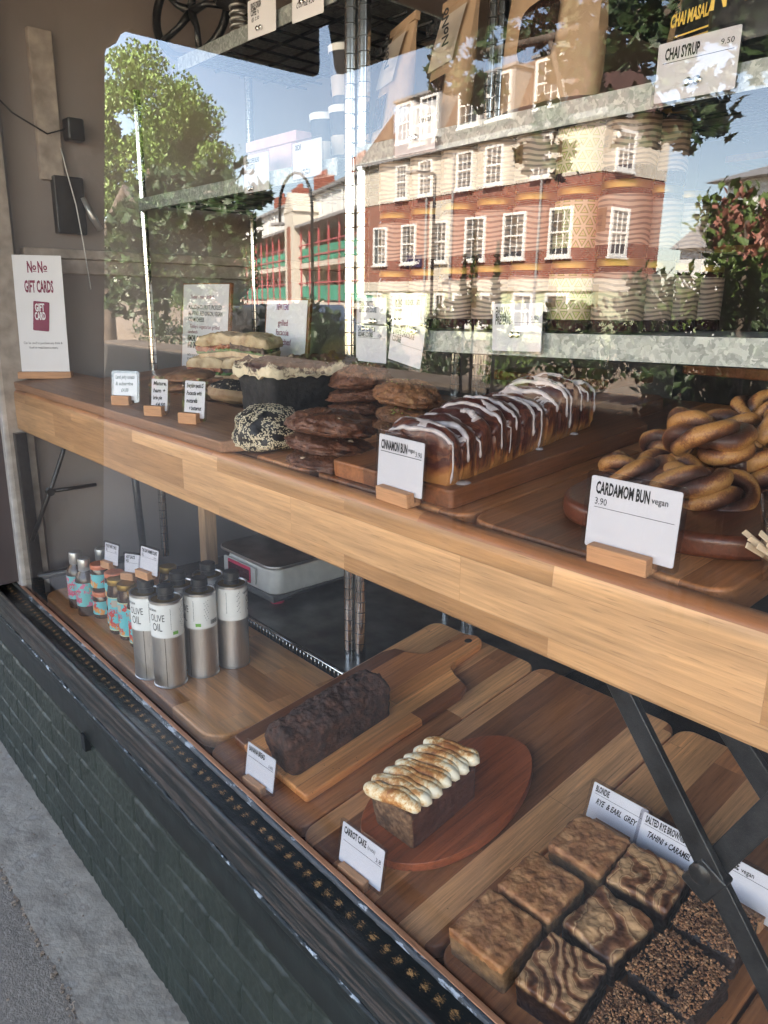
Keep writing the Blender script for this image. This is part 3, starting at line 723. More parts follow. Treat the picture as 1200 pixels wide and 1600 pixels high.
# ---------------------------------------------------------------- the ground outside
def sheet(name, x0, x1, y0, y1, z, mat, nx=1, ny=1, amp=0, sc=8, edge=None):
    bm = bmesh.new(); g = []
    for i in range(nx + 1):
        r = []
        for j in range(ny + 1):
            x = x0 + (x1-x0)*i/nx; y = y0 + (y1-y0)*j/ny
            if edge and j == 0: y += edge(x)
            r.append(bm.verts.new((x, y, z + (amp*fn((x, y, 0), sc, 5) if amp else 0))))
        g.append(r)
    for i in range(nx):
        for j in range(ny): bm.faces.new((g[i][j], g[i+1][j], g[i+1][j+1], g[i][j+1]))
    me = bpy.data.meshes.new(name); bm.to_mesh(me); bm.free(); me.materials.append(mat)
    o = bpy.data.objects.new(name, me); C.objects.link(o); o['kind'] = 'structure'
    return o
sheet('ground', -250, 250, -260, 60, -.012, M['asphalt'])
WY = .538          # face of the brick stall riser
sheet('pavement', -6, 3, -3.2, .372, 0, M['asphalt'], 260, 120, .003, 9)
sheet('paving_strip', -6, 3, .365, WY + .02, .006, M['concrete'], 600, 16, .0035, 14, edge=lambda x: .006*fn((x, 0, 0), 12, 4) + .004*fn((x, 3, 0), 45, 3))
bm = MB()
for i in range(700):
    x = random.uniform(-3.2, .3); y = .363 + random.gauss(0, .005); s_ = random.uniform(.001, .0042)
    a = random.random()*3
    bm.box(x-s_, x+s_, y-s_*.7, y+s_*.7, 0, s_*1.1, Matrix.Translation((x, y, .002)) @ Matrix.Rotation(a, 4, (.3, .2, 1)) @ Matrix.Translation((-x, -y, 0)))
for i in range(90):
    x = random.uniform(-3.2, -.2); y = random.uniform(.2, .53); s_ = random.uniform(.001, .003)
    bm.box(x-s_, x+s_, y-s_*.7, y+s_*.7, .004, .006 + s_*.5, Matrix.Translation((x, y, 0)) @ Matrix.Rotation(random.random()*3, 4, 'Z') @ Matrix.Translation((-x, -y, 0)))
o = bm.build('joint_grit', M['grit']); o['kind'] = 'stuff'; o['label'] = 'loose sandy grit and crumbs along the pavement joint'

# ---------------------------------------------------------------- the shop: one building with its parts (heights from the pavement here)
XL, XR = -2.235, 1.2
shop = bpy.data.objects.new('bakery_shop', None); C.objects.link(shop)
shop['label'] = 'bakery shop front with green painted brickwork below a large display window'; shop['category'] = 'shop'
# brick stall riser with real relief
bm = bmesh.new(); NX, NZ = 1250, 150; H = .48; cw, chh = .222, .0745
g = []
for i in range(NX + 1):
    r = []; x = XL - 1.6 + (XR + 1.6 - XL) * i / NX
    for k in range(NZ + 1):
        z = H * k / NZ; row = int(z / chh); fz = z / chh - row
        u = x / cw + (.5 if row % 2 else 0) + 50; fu = u - int(u)
        dz = min(fz, 1 - fz) * chh; dx = min(fu, 1 - fu) * cw
        e = .0055 + .0025 * fn((x, 0, z), 30, 3)
        hb = min(1, max(0, min(dz, dx) / e)); hb = hb * hb * (3 - 2 * hb)
        y = WY + .0048 * (1 - hb) - .0035 * fn((x, row*3.3, z), 11, 4) - .0016 * fn((x, 1, z), 70, 3)
        if fu < .012 and noise.noise(Vector((int(u)*7.7, row*3.1, 0))) > .1: y += .004
        r.append(bm.verts.new((x, y, z)))
    g.append(r)
for i in range(NX):
    for k in range(NZ): bm.faces.new((g[i][k], g[i+1][k], g[i+1][k+1], g[i][k+1]))
mb = MB(); mb.bm.free(); mb.bm = bm
mb.build('brick_wall', M['greenbrick'], shop, smooth=True)
MB().box(XL-1.6, XR, WY+.008, WY+.14, -.02, .47).build('wall_core', M['greenpaint'], shop)
def runprof(name, prof, mat, amp=.0015, sc=18, nx=900, x0=XL-1.6, x1=XR, smooth=True):
    bm = bmesh.new(); g = []
    for i in range(nx + 1):
        x = x0 + (x1-x0)*i/nx
        g.append([bm.verts.new((x, y + amp*fn((x, j, 0), sc, 4), z + amp*fn((x, j+9, 0), sc, 4))) for j, (y, z) in enumerate(prof)])
    for a, b in zip(g, g[1:]):
        for j in range(len(prof) - 1): bm.faces.new((a[j], b[j], b[j+1], a[j+1]))
    mb = MB(); mb.bm.free(); mb.bm = bm
    return mb.build(name, mat, shop, smooth=smooth)
z_ = lambda r: CH + r
runprof('fascia_board', [(.545, z_(-1.030)), (.531, z_(-1.026)), (.529, z_(-.96)), (.528, z_(-.925)), (.545, z_(-.915))], M['greenpaint'], .0008)
runprof('sill_nosing', [(.528, z_(-.912)), (.503, z_(-.905)), (.4965, z_(-.892)), (.497, z_(-.882))], M['greenpaint'], .0012)
runprof('chipped_edge', [(.4972, z_(-.8835)), (.4958, z_(-.8815)), (.4975, z_(-.8797)), (.500, z_(-.879))], M['chipedge'], .0016, 34)
runprof('sill_moulding', [(.500, z_(-.878)), (.503, z_(-.862)), (.505, z_(-.850)), (.5005, z_(-.843)), (.5035, z_(-.836)), (.5055, z_(-.828)), (.5015, z_(-.820)), (.502, z_(-.812)), (.507, z_(-.806)), (.511, z_(-.809))], M['mould'], .0011, 22)
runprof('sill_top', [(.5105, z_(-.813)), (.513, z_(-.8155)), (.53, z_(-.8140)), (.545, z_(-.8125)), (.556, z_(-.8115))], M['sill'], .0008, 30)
runprof('glazing_putty', [(.553, z_(-.813)), (.5545, z_(-.8085)), (.5575, z_(-.8055)), (.561, z_(-.805))], M['bead'], .0012, 40)
MB().box(XL, XR, .5600, .5690, z_(-.83), z_(-.8040)).build('glazing_strip', M['strip'], shop, bevel=.001)
# weep hole under the fascia
p = onY(132, 1160, .529)
MB().box(p.x-.011, p.x+.011, .5255, .56, z_(p.z-.02), z_(p.z+.022)).build('weep_hole', plain('black_hole', (.002, .002, .002), .9), shop)
# the pane: one box, reflecting on its outer face
bm = bmesh.new()
mb = MB(); mb.bm.free(); mb.bm = bm
v = [bm.verts.new(q) for q in ((XL, G, z_(-.822)), (XR, G, z_(-.822)), (XR, G, z_(1.3)), (XL, G, z_(1.3)))]
bm.faces.new(v)
w2 = [bm.verts.new(q) for q in ((XL, G+.006, z_(-.822)), (XR, G+.006, z_(-.822)), (XR, G+.006, z_(1.3)), (XL, G+.006, z_(1.3)))]
bm.faces.new(w2[::-1])
for i in range(4): bm.faces.new((v[i], v[(i+1) % 4], w2[(i+1) % 4], w2[i]))
clear = bpy.data.materials.new('clear_glass_back'); clear.use_nodes = True; clear.node_tree.nodes.clear()
_t = clear.node_tree.nodes.new('ShaderNodeBsdfTransparent'); _o = clear.node_tree.nodes.new('ShaderNodeOutputMaterial'); clear.node_tree.links.new(_t.outputs[0], _o.inputs[0])
pane = mb.build('glass_pane', [M['glass'], clear], shop)
for pl in pane.data.polygons: pl.material_index = 0 if abs(pl.normal.y) > .9 and pl.center.y < G + .001 else 1
# jambs, pilaster, unseen upper wall, room
MB().box(XL-.035, XL+.012, .563, .64, z_(-.84), z_(1.3)).build('window_jamb', plain('grey_beige_jamb', (.42, .36, .31), .6), shop, bevel=.002)
MB().prism([(.60, .702), (.33, .702), (.285, 1.2), (.205, 2.13), (.195, 2.16), (.17, 2.165), (.150, 2.20), (.118, 2.215), (.118, 2.8), (.60, 2.8)], XL-.32, XL-.012, 'X').build('pilaster', plain('brown_painted_pilaster', (.055, .036, .032), .5, var=.1, scale=4), shop, bevel=.004)
MB().box(XR, XR+.3, .30, .75, 0, 2.8).build('pilaster', plain('brown_pilaster_paint', (.03, .022, .02), .5), shop)
MB().box(-9, 9, .57, .80, 2.8, 4.2).build('side_and_unseen_upper_wall', M['brownbrick'], shop)  # unseen wall, kept low so sun reaches the planting and street
MB().box(-9, XL-.32, .62, .80, 0, 2.8).build('side_and_unseen_upper_wall', M['brownbrick'], shop)
MB().box(XR+.3, 9, .57, .80, 0, 2.8).build('side_and_unseen_upper_wall', M['brownbrick'], shop)
MB().box(-9, 9, .802, 7, 3.9, 4.18).build('roof', M['rooftile'], shop)  # unseen roof, lowered with the wall to let more sun past
MB().box(XL-.15, XL-.04, .66, 4.2, 0, 2.8).build('interior_wall', M['plaster'], shop)
MB().box(XR+.31, XR+.45, .81, 4.2, 0, 2.8).build('interior_wall', M['darkwall'], shop)
MB().box(XL-.15, XR+.5, 4.2, 4.35, 0, 2.8).build('interior_wall', M['darkwall'], shop)
MB().box(XL-.04, XR+.31, .585, 4.2, 2.70, 2.79).build('ceiling', M['ceil'], shop)
MB().box(XL-.04, XR+.31, .70, 4.2, -.01, .02).build('floor', M['roomfloor'], shop)
# casing and dado on the side wall
MB().box(XL-.045, XL-.02, .74, .80, z_(.30), z_(.66)).build('wall_casing', plain('pale_casing', (.46, .40, .35), .7), shop, bevel=.002)
MB().box(XL-.0395, XL-.02, .67, 2.6, z_(.06), z_(.10)).box(XL-.0395, XL-.005, .67, 2.6, z_(.10), z_(.125)).build('dado_rail', plain('beige_dado', (.40, .34, .30), .6), shop, bevel=.003)
# base of the display
MB().box(XL+.02, XR, .575, 1.9, z_(-.885), z_(-.845)).build('display_base', M['blackbase'], shop, bevel=.002)

# ---------------------------------------------------------------- awning over the window (seen reflected)
aw = thing('shop_awning', 'dark canvas awning projecting over the shop window', 'awning')
xs, xf, yf, zb, zt = -2.86, -2.76, -.96, .888, 1.09
bm = MB()
def curve_flap(x):   # lower edge of the side flap
    return zb
side = []
n = 14
for i in range(n + 1):
    y = .56 + (yf - .56) * i / n
    side.append(y)
prof = [(.56, zb+.02)] + [(y, zb) for y in side[1:-1]] + [(yf+.03, zb+.002), (yf+.008, zb+.014), (yf, zb+.05), (yf+.002, zb+.19), (yf+.004, zt+.002), (.56, 1.425)]
MB().prism(prof, xs-.002, xs+.002, 'X').build('side_flap', M['awning'], aw)
bm = MB()
bm.prism([(xf+.05, zb-.012), (xf+.02, zb-.004), (xf+.005, zb+.02), (xf-.012, zb+.1), (xf-.045, zt+.01), (1.6, zt+.01), (1.6, zb-.012)], yf-.002, yf+.002, 'Y')
bm.build('front_valance', M['awning'], aw)
MB().prism([(yf+.002, zt-.004), (.56, 1.42), (.56, 1.426), (yf+.002, zt+.003)], xs+.003, 1.6, 'X').build('canopy', M['awning'], aw)
MB().tube([(xs+.03, yf+.03, zt-.02), (1.58, yf+.03, zt-.02)], .012).tube([(xs+.04, .5, 1.0), (xs+.04, yf+.04, zt-.03)], .01).build('frame', M['blackmetal'], aw)

# ================================================================ display level 1: rail, boards, brackets
up = thing('display_shelf', 'oak fronted upper shelf running the length of the window', 'shelf')
def rail():
    pr = [(.632, -.354), (.604, -.354), (.601, -.350), (.600, -.262), (.6015, -.252), (.606, -.2455), (.613, -.2425), (.622, -.2425), (.630, -.246)]
    bm = bmesh.new(); xs = [-2.232 + (XR + 2.2) * i / 120 for i in range(121)]
    g = [[bm.verts.new((x, y, z)) for y, z in pr] for x in xs]
    for a, b in zip(g, g[1:]):
        for j in range(len(pr)): bm.faces.new((a[j], b[j], b[(j+1) % len(pr)], a[(j+1) % len(pr)]))
    bm.faces.new(g[0]); bm.faces.new(g[-1][::-1])
    mb = MB(); mb.bm.free(); mb.bm = bm
    o = mb.build('front_rail', [M['oakface'], M['oakrim']], up, smooth=True, angle=35)
    for p in o.data.polygons: p.material_index = 1 if p.center.z > -.2535 else 0
rail()
L_U = 1.45 - .634
rotU = (math.atan(TU), 0, 0)
mb = MB().box(-2.22, XR, 0, .72, -.062, -.038)
mb.build('deck', M['blackmetal'], up, (0, .634, zU(.634)), rotU)
def deckboard(name, x0, x1, y0, y1, mat, label, zf, tilt, th=.034, r=.028, group=None, drop=0):
    o = MB().prism(rounded_rect(0, x1-x0, 0, (y1-y0)/math.cos(tilt), r), -th, 0).build(name, mat, None, (x0, y0, CH + zf(y0) - drop), (tilt, 0, 0), bevel=.004, bseg=3)
    return tagm(o, label, 'board', group)
tU, tBr = math.atan(TU), math.atan(TB)
g1 = 'butcher block boards laid side by side on the upper shelf'
deckboard('butcher_block', -1.215, -.895, .634, 1.17, M['acacia3'], 'wooden board under the stacked cookies on the upper shelf', zU, tU, group=g1)
deckboard('butcher_block', -.892, -.584, .634, 1.37, M['acacia3'], 'wooden board beneath the long cutting board of the glazed loaf', zU, tU, group=g1)
deckboard('butcher_block', -.581, -.272, .634, 1.30, M['acacia3'], 'wooden board beneath the cardamom buns on the upper shelf', zU, tU, group=g1)
g2 = 'butcher block boards sloping up on the lower level'
deckboard('butcher_block', -1.172, -.873, .585, 1.19, M['acacia2'], 'sloping striped board under the banana bread on the lower level', zB, tBr, group=g2)
deckboard('butcher_block', -.869, -.562, .585, 1.195, M['acacia'], 'sloping striped board under the round board of the carrot cake', zB, tBr, group=g2)
deckboard('butcher_block', -.558, -.252, .585, 1.20, M['acacia2'], 'sloping board carrying the brownies on the lower level', zB, tBr, group=g2)
deckboard('butcher_block', -.248, .06, .585, 1.20, M['acacia3'], 'sloping board at the right edge beyond the brownies', zB, tBr, group=g2)
# oak board on the left of the rail
ob = MB().prism([(-1.09, 0), (-1.06, .045), (-1.10, .17), (-2.2, .17), (-2.2, 0)], 0, .020).build('oak_board', M['oakgrey'], None, (0, .598, CH + zU(.598) + .003), rotU, bevel=.003, bseg=3)
tagm(ob, 'pale oak plank on the left end of the upper shelf', 'board')
ob2 = MB().box(-2.2, -1.24, .175, .60, -.03, 0).build('dark_plank', M['board'], None, (0, .598, CH + zU(.598) - .002), rotU, bevel=.003)
tagm(ob2, 'dark brown plank under the savoury pastries and black cake', 'board')
# veneer tray with the bottles
tray = MB().prism(rounded_rect(-2.16, -1.176, .598, .935, .05), -.842, -.812).build('wooden_tray', M['traywood'], None, (0, 0, CH), (0,0,0), bevel=.005, bseg=3)
tagm(tray, 'light wooden tray under the bottles and oil tins', 'tray')
# trestles
def bar(mb, a, b, wdt, th):
    a, b = Vector(a), Vector(b); t = (b-a).normalized(); n = Vector((0, 1, 0)) if abs(t.y) < .5 else Vector((1, 0, 0)); s = t.cross(n).normalized(); n = s.cross(t)
    v = [mb.bm.verts.new(p + s*wdt/2*i + n*th/2*j) for p in (a, b) for i, j in ((-1,-1),(1,-1),(1,1),(-1,1))]
    for f in ((3,2,1,0),(4,5,6,7),(0,1,5,4),(1,2,6,5),(2,3,7,6),(3,0,4,7)): mb.bm.faces.new([v[i] for i in f])
    return mb
tr = thing('folding_trestle', 'black folding steel brace below the shelf in front of the brownies', 'brace', group='black steel braces under the upper shelf')
Yb = .662
P = lambda x, y, Y: onY(x, y, Y)
a, pv, b = P(928, 1058, Yb), P(1098, 1362, Yb), P(1200, 1550, Yb)
bar(MB(), a + Vector((-.006, 0, .05)), b + (b-pv)*.55, .0235, .009).build('brace_bar', M['blackmetal'], tr, bevel=.0012)
c1, c2 = P(1092, 1375, Yb+.012), P(1200, 1272, Yb+.012)
bar(MB(), c1, c2 + (c2-c1)*.8, .026, .009).build('brace_bar', M['blackmetal'], tr, bevel=.0012)
d1, d2 = P(1148, 1150, Yb+.10), P(1200, 1232, Yb+.10)
bar(MB(), d1 + (d1-d2)*1.2, d2 + (d2-d1)*3, .026, .009).build('brace_bar', M['blackmetal'], tr, bevel=.0012)
mb = MB().lathe([(0, -.008), (.0115, -.008), (.0115, .004), (.007, .0065), (0, .007)], 24)
o = mb.build('pivot', M['blackmetal'], tr, pv + Vector((0, -.003, 0)), (R(90), 0, 0), smooth=True, angle=40)
mb = MB().box(-.016, .016, -.0085, .0085, -.02, .02).build('hinge_plate', M['blackmetal'], tr, pv + Vector((.004, .002, -.006)), (0, R(28), 0), bevel=.003)
tl = thing('folding_trestle', 'black folding steel brace at the far left end under the shelf', 'brace', group='black steel braces under the upper shelf')
xb = -2.19
def onX(x, y, X):
    r = _ray(x, y); return r * (X / r.x)
a, k1, b = onX(98, 708, xb), onX(78, 768, xb), onX(50, 845, xb)
bar(MB(), Vector((xb-.012, .598, -.36)), Vector((xb-.012, .602, -.846)), .022, .03).build('upright', M['blackmetal'], tl, bevel=.002)
MB().tube([a + Vector((0, .02, .06)), a, k1, b], .0062, 10).build('brace_bar', M['blackmetal'], tl, smooth=True)
MB().tube([k1, onX(150, 757, xb)], .0055, 10).build('brace_bar', M['blackmetal'], tl, smooth=True)
MB().tube([Vector((xb, .60, -.775)), Vector((xb, .92, -.775))], .011, 10).build('rail', M['blackmetal'], tl, smooth=True)
MB().tube([Vector((xb, .90, -.36)), Vector((xb, .92, -.84))], .011, 10).build('upright', M['blackmetal'], tl, smooth=True)
o = MB().lathe([(0, -.01), (.011, -.01), (.011, .01), (0, .01)], 16).build('pivot', M['blackmetal'], tl, k1, (0, R(90), 0), smooth=True, angle=40)

# ================================================================ shelving units
def post(mb_name, x, y, z0, z1, parent, r=.0125):
    p = [(0, z0), (r, z0)]; k = int((z1 - z0) / .0254)
    for i in range(1, k):
        zz = z0 + i*.0254
        p += [(r, zz-.0009), (r-.0006, zz-.0006), (r-.0006, zz+.0006), (r, zz+.0009)]
    p += [(r, z1), (r*.9, z1+.004), (0, z1+.004)]
    o = MB().lathe(p, 20).build(mb_name, [M['chrome'], M['groove']], parent, (x, y, 0), smooth=True, angle=40)
    for f in o.data.polygons:
        if max((Vector((v_[0], v_[1], 0)).length for v_ in (o.data.vertices[q].co for q in f.vertices))) < r-.0002 and f.center.z < z1-.01 and f.center.z > z0+.01: f.material_index = 1
    return o
def shelf(parent, x0, x1, y0, y1, zt_, lip=.032, rise=0):
    g = MB()
    bmv = [(x0, y0, zt_-lip), (x1, y0, zt_-lip+rise), (x1, y0, zt_+rise), (x0, y0, zt_)]
    def slab(p0, p1, p2, p3, t):
        t = Vector(t); a = [g.bm.verts.new(Vector(q)) for q in (p0, p1, p2, p3)]; b = [g.bm.verts.new(Vector(q)+t) for q in (p0, p1, p2, p3)]
        g.bm.faces.new(a); g.bm.faces.new(b[::-1])
        for i in range(4): g.bm.faces.new((a[i], a[(i+1) % 4], b[(i+1) % 4], b[i]))
    slab(*bmv, (0, .003, 0))
    slab((x0, y0+.0035, zt_), (x1, y0+.0035, zt_+rise), (x1, y1, zt_+rise), (x0, y1, zt_), (0, 0, -.003))
    s = g.build('shelf', M['galv'], parent)
    h = MB()
    h.tube([(x0, y0+.004, zt_-lip+.001), (x1, y0+.004, zt_-lip+.001+rise)], .003, 8)
    for k in range(5):
        y = y0 + .03 + (y1-y0-.06)*k/4
        h.tube([(x0, y, zt_-.012), (x1, y, zt_-.012+rise)], .0035, 6)
    for k in range(9):
        x = x0 + .05 + (x1-x0-.1)*k/8
        h.tube([(x, y0+.01, zt_-.018 + rise*k/8), (x, y1, zt_-.018 + rise*k/8)], .003, 6)
    h.build('under_wires', M['blackmetal'], s, smooth=True)
ul = thing('shelving_unit', 'chrome post shelving unit on the left with cups and coffee cards', 'shelving')
ur = thing('shelving_unit', 'chrome post shelving unit holding jars and paper bags on the right', 'shelving')
SY = 1.0
for x in (-2.215, -1.262): post('post', x, SY, -.80 if x > -2 else -.8, .545 if x < -2 else .95, ul)
for x in (-2.19, -1.29): post('post', x, SY+.345, -.80, .80, ul)
for x in (-1.232, -.30): post('post', x, SY+.008, -.80, .95, ur)
for x in (-1.225, -1.20, -.33): post('post', x, SY+.35, -.80, .95, ur)
shelf(ul, -2.2, -1.28, SY-.02, SY+.33, .268)
shelf(ul, -1.92, -1.28, SY-.02, SY+.33, .566)
shelf(ur, -1.222, -.28, SY-.02, SY+.34, .279)
shelf(ur, -1.20, -.28, SY-.02, SY+.34, -.054, lip=.036, rise=.02)
o = MB().box(-2.0, -.9, .955, 1.62, -.805, -.800).build('shelf', M['steelshelf'], ul)
g = MB()
g.tube([(-2.0, .945, -.8005), (-1.0, .945, -.8005)], .003).tube([(-2.0, .945, -.826), (-1.0, .945, -.826)], .003)
for k in range(68):
    x = -2.0 + k*.0148; g.tube([(x, .944, -.8005), (x, .944, -.826)], .0012, 6)
g.build('shelf_edge_wire', M['chrome'], o, smooth=True)
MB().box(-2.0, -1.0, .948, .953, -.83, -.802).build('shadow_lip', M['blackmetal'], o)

# ================================================================ price cards
def block(parent, w_=.062, d=.022, h=.018, tilt=0):
    return MB().box(-w_/2, w_/2, -d*.62, -.0012, 0, h).box(-w_/2, w_/2, .0012, d*.38, 0, h*.98).box(-w_/2, w_/2, -.0012, .0012, 0, h*.3).build('wooden_block', M['blockoak'], parent, bevel=.0012)
def card(label, loc, w_, h_, items, rules=(), yaw=0, tilt=-8, lift=.008, dx=.012, blk=.062, blkh=.018, ink='ink', sleeve=True, group='price cards in wooden blocks', bars2=(), base_rx=0, cardyaw=0):
    t = thing('price_card', label, 'price card', loc, (base_rx, 0, R(yaw)), group)
    block(t, blk, h=blkh)
    cr = (R(tilt), 0, R(cardyaw))
    p = MB().prism(rounded_rect(-w_/2, w_/2, 0, h_, .002, 2), -.0004, .0004, 'Y').build('paper', M['paper'], t, (dx, 0, lift), cr)
    # the print sits just proud of the paper
    if items or rules:
        texts('printed_text', M[ink], p, [(b, -w_/2 + x, h_ - z, s, sx, bo) + tuple(r_) for (b, x, z, s, sx, bo, *r_) in items], (0, -.0007, 0), bars=[(-w_/2 + x0, -w_/2 + x1, h_ - z0, h_ - z1) for x0, x1, z0, z1 in rules])
    if sleeve:
        MB().prism(rounded_rect(-w_/2-.005, w_/2+.005, -.005, h_+.005, .006, 4), -.0012, .0012, 'Y').build('plastic_sleeve', M['sleeve'], p)
    return t
RU = tU
card('white card reading CINNAMON BUN vegan 3.90', (-.684, .622, zU(.622)+.001), .088, .068,
     [('CINNAMON BUN', .005, .0175, .0130, .5, .02, 0, 0, .052), ('vegan', .0585, .0145, .0075, .62, .012, 0, 0, .0125), ('3.90', .072, .0185, .009, .75, .004, 0, 0, .0125)],
     [(.005, .084, .0213, .0205)], yaw=-3, base_rx=RU, dx=-.001, lift=.012)
card('large white card reading CARDAMOM BUN vegan 3.90', (-.372, .630, zU(.630)), .094, .071,
     [('CARDAMOM BUN', .006, .0165, .0135, .5, .02, 0, 0, .057), ('vegan', .065, .0155, .0085, .62, .010, 0, 0, .0165), ('3.90', .006, .0275, .0095, .75, .004, 0, 0, .0135)],
     [(.006, .090, .0305, .0300)], yaw=1, base_rx=RU, dx=.004, lift=.011, blk=.064)
card('small card reading BANANA BREAD 3.80 at the board corner', (-1.008, .596, zB(.596)), .080, .062,
     [('BANANA BREAD', .005, .0135, .011, .5, .018, 0, 0, .046), ('3.80', .062, .0215, .008, .75, .004, 0, 0, .0125)],
     [(.005, .076, .0245, .0238)], yaw=4, base_rx=0, dx=.004, lift=.012, blk=.052)
card('card reading CARROT CAKE (nuts) 3.8 in front of the cake', (-.728, .592, zB(.592)), .090, .064,
     [('CARROT CAKE', .005, .0155, .0125, .5, .02, 0, 0, .048), ('(nuts)', .056, .0145, .0085, .62, .010, 0, 0, .016), ('3.8', .074, .0245, .0095, .75, .004, 0, 0, .011)],
     [(.005, .086, .0275, .0268)], yaw=3, base_rx=0, dx=.005, lift=.012, blk=.056)
g3 = 'price cards behind the brownies'
card('card reading BLONDIE with RYE & EARL GREY written by hand', (-.505, .902, zB(.902)), .092, .060,
     [('BLONDIE', .005, .0125, .011, .5, .02, 0, 0, .0235), ('3', .080, .014, .008, .7, .004), ('RYE  & EARL  GREY', .010, .030, .0125, .6, .03, .2, -1, .068)],
     [(.005, .088, .0162, .0156)], base_rx=0, dx=0, tilt=-16, blk=.06, group=g3)
card('card reading SALTED RYE BROWNIE with TAHINI + CARAMEL written by hand', (-.416, .897, zB(.897)), .095, .060,
     [('SALTED RYE BROWNIE', .005, .0125, .0115, .5, .02, 0, 0, .060), ('TAHINI + CARAMEL', .012, .031, .0125, .6, .03, .2, -1, .066)],
     [(.005, .081, .0162, .0156)], base_rx=0, dx=0, tilt=-16, blk=.06, group=g3)
card('partly hidden card reading OAT SLICE vegan', (-.312, .902, zB(.902)), .100, .060,
     [('OAT SLICE', .005, .0125, .0125, .5, .02, 0, 0, .032), ('vegan', .040, .0125, .009, .62, .010, 0, 0, .017)],
     [(.005, .085, .0162, .0156)], base_rx=0, dx=0, tilt=-16, blk=.065, group=g3)
g4 = 'handwritten cards on the oak board'
def onO(x, y): return onU(x, y, .023)
hb = [((184, 633), .052, .056, ['Lamb jerky tomato', '& aubergine', '      £4.00'], 'leftmost small handwritten card on the oak board', 40),
      ((236, 650), .036, .060, ['Mature,', 'ham +', 'brie pie', '  £4.50'], 'narrow handwritten card between two others on the oak board', 30),
      ((290, 662), .044, .066, ['Everything special £5', 'Focaccia with', 'mozzarella', '    + butternut'], 'rightmost handwritten card on the oak board', 26)]
for (px, w1, h1, ln, lab, yw) in hb:
    q = onO(*px)
    card(lab, (q.x, q.y + .012, q.z), w1, h1, [(t_, .004, .012 + i*.0135, .0105, .6, .035, .15, 1, w1*(.82 if i == 0 else .55 + .2*(i % 2))) for i, t_ in enumerate(ln)], (), yaw=yw, dx=.006, lift=.010, blk=.040, blkh=.020, group=g4)

# hooked price tags on the shelf lips
def tag(label, x0, x1, zt_, zb_, Y, items, rules=(), roll=0, group='price tags clipped to the metal shelves', sleeve=True, clipx=.5, clipz=.35):
    w_, h_ = x1-x0, zt_-zb_
    t = thing('shelf_tag', label, 'price tag', ((x0+x1)/2, Y, (zt_+zb_)/2), (0, R(roll), 0), group)
    p = MB().prism(rounded_rect(-w_/2, w_/2, -h_/2, h_/2, .002, 2), -.0004, .0004, 'Y').build('paper', M['paper'], t)
    texts('printed_text', M['ink'], p, [(b, -w_/2 + x, h_/2 - z, s, sx, bo) + tuple(r_) for (b, x, z, s, sx, bo, *r_) in items], (0, -.0007, 0), bars=[(-w_/2+a_, -w_/2+b_, h_/2-c_, h_/2-d_) for a_, b_, c_, d_ in rules])
    if sleeve: MB().prism(rounded_rect(-w_/2-.004, w_/2+.004, -h_/2-.004, h_/2+.004, .004, 4), -.0012, .0012, 'Y').build('plastic_sleeve', M['sleeve'], p)
    cxx, czz = -w_/2 + w_*clipx, -h_/2 + h_*clipz
    c_ = MB()
    for s in (-1, 1): c_.lathe([(.0, 0), (.0052, 0), (.0052, .004), (.003, .006), (0, .006)], 16, (cxx + s*.006, czz, 0))
    c_.box(cxx-.006, cxx+.006, czz-.002, czz+.002, .0, .003)
    o = MB(); o.bm.free(); o.bm = c_.bm
    bmesh.ops.transform(o.bm, matrix=Matrix.Translation((0, -.0015, 0)) @ Matrix.Translation((0, 0, czz)) @ Matrix.Rotation(R(90), 4, 'X') @ Matrix.Translation((0, -czz, 0)), verts=o.bm.verts)
    o.build('clip', M['chrome'], t, smooth=True, angle=40)
    return t
YT = .972
tag('tag reading ENGLAND PRESERVES 5.50 clipped to the lower metal shelf', -.852, -.752, .000, -.074, YT, [('ENGLAND', .006, .018, .015, .5, .02, 0, 0, .031), ('PRESERVES', .006, .032, .015, .5, .02, 0, 0, .036), ('5.50', .078, .026, .010, .75, .004, 0, 0, .015)], [(.046, .097, .030, .0293)], roll=-2)
tag('tag reading MISO, PEANUT BUTTER & WHITE CHOCOLATE COOKIE, tilted', -1.098, -1.008, -.036, -.112, YT-.006, [('MISO, PEANUT BUTTER', .006, .016, .012, .5, .02, 0, 0, .062), ('& WHITE CHOCOLATE', .006, .028, .012, .5, .02, 0, 0, .058), ('COOKIE', .006, .040, .012, .5, .02, 0, 0, .024)], [(.030, .086, .0425, .0420)], roll=9, clipx=.7, clipz=.85)
tag('tag reading CHOCOLATE & SESAME COOKIE 3.20 beside the chrome post', -1.203, -1.112, -.045, -.115, YT-.003, [('DARK CHOCOLATE &', .006, .012, .010, .5, .02, 0, 0, .052), ('SESAME COOKIE', .006, .022, .010, .5, .02, 0, 0, .045), ('3.20', .065, .022, .008, .75, .004, 0, 0, .012)], [(.006, .086, .0245, .0240)], clipx=.35, clipz=.9)
tag('upper tag reading PEANUT BUTTER CHOCOLATE COOKIE beside the chrome post', -1.203, -1.115, .006, -.043, YT-.002, [('PEANUT BUTTER', .008, .016, .011, .5, .02, 0, 0, .046), ('CHOCOLATE COOKIE', .008, .027, .011, .5, .02, 0, 0, .052)], clipx=.6, clipz=.12)
tag('upper tag reading PISTACHIO & CHOCOLATE behind the tilted tag', -1.098, -1.012, .010, -.040, YT-.001, [('PISTACHIO & CHOCOLATE', .008, .016, .011, .5, .02, 0, 0, .066), ('COOKIE', .008, .027, .011, .5, .02, 0, 0, .024)], clipx=.2, clipz=.1)
tag('grey tag over the upper metal shelf below the granola bags', -1.100, -1.000, .322, .248, YT, [('GRANOLA', .060, .030, .013, .5, .02, 0, 0, .030)], clipx=.5, clipz=.3)
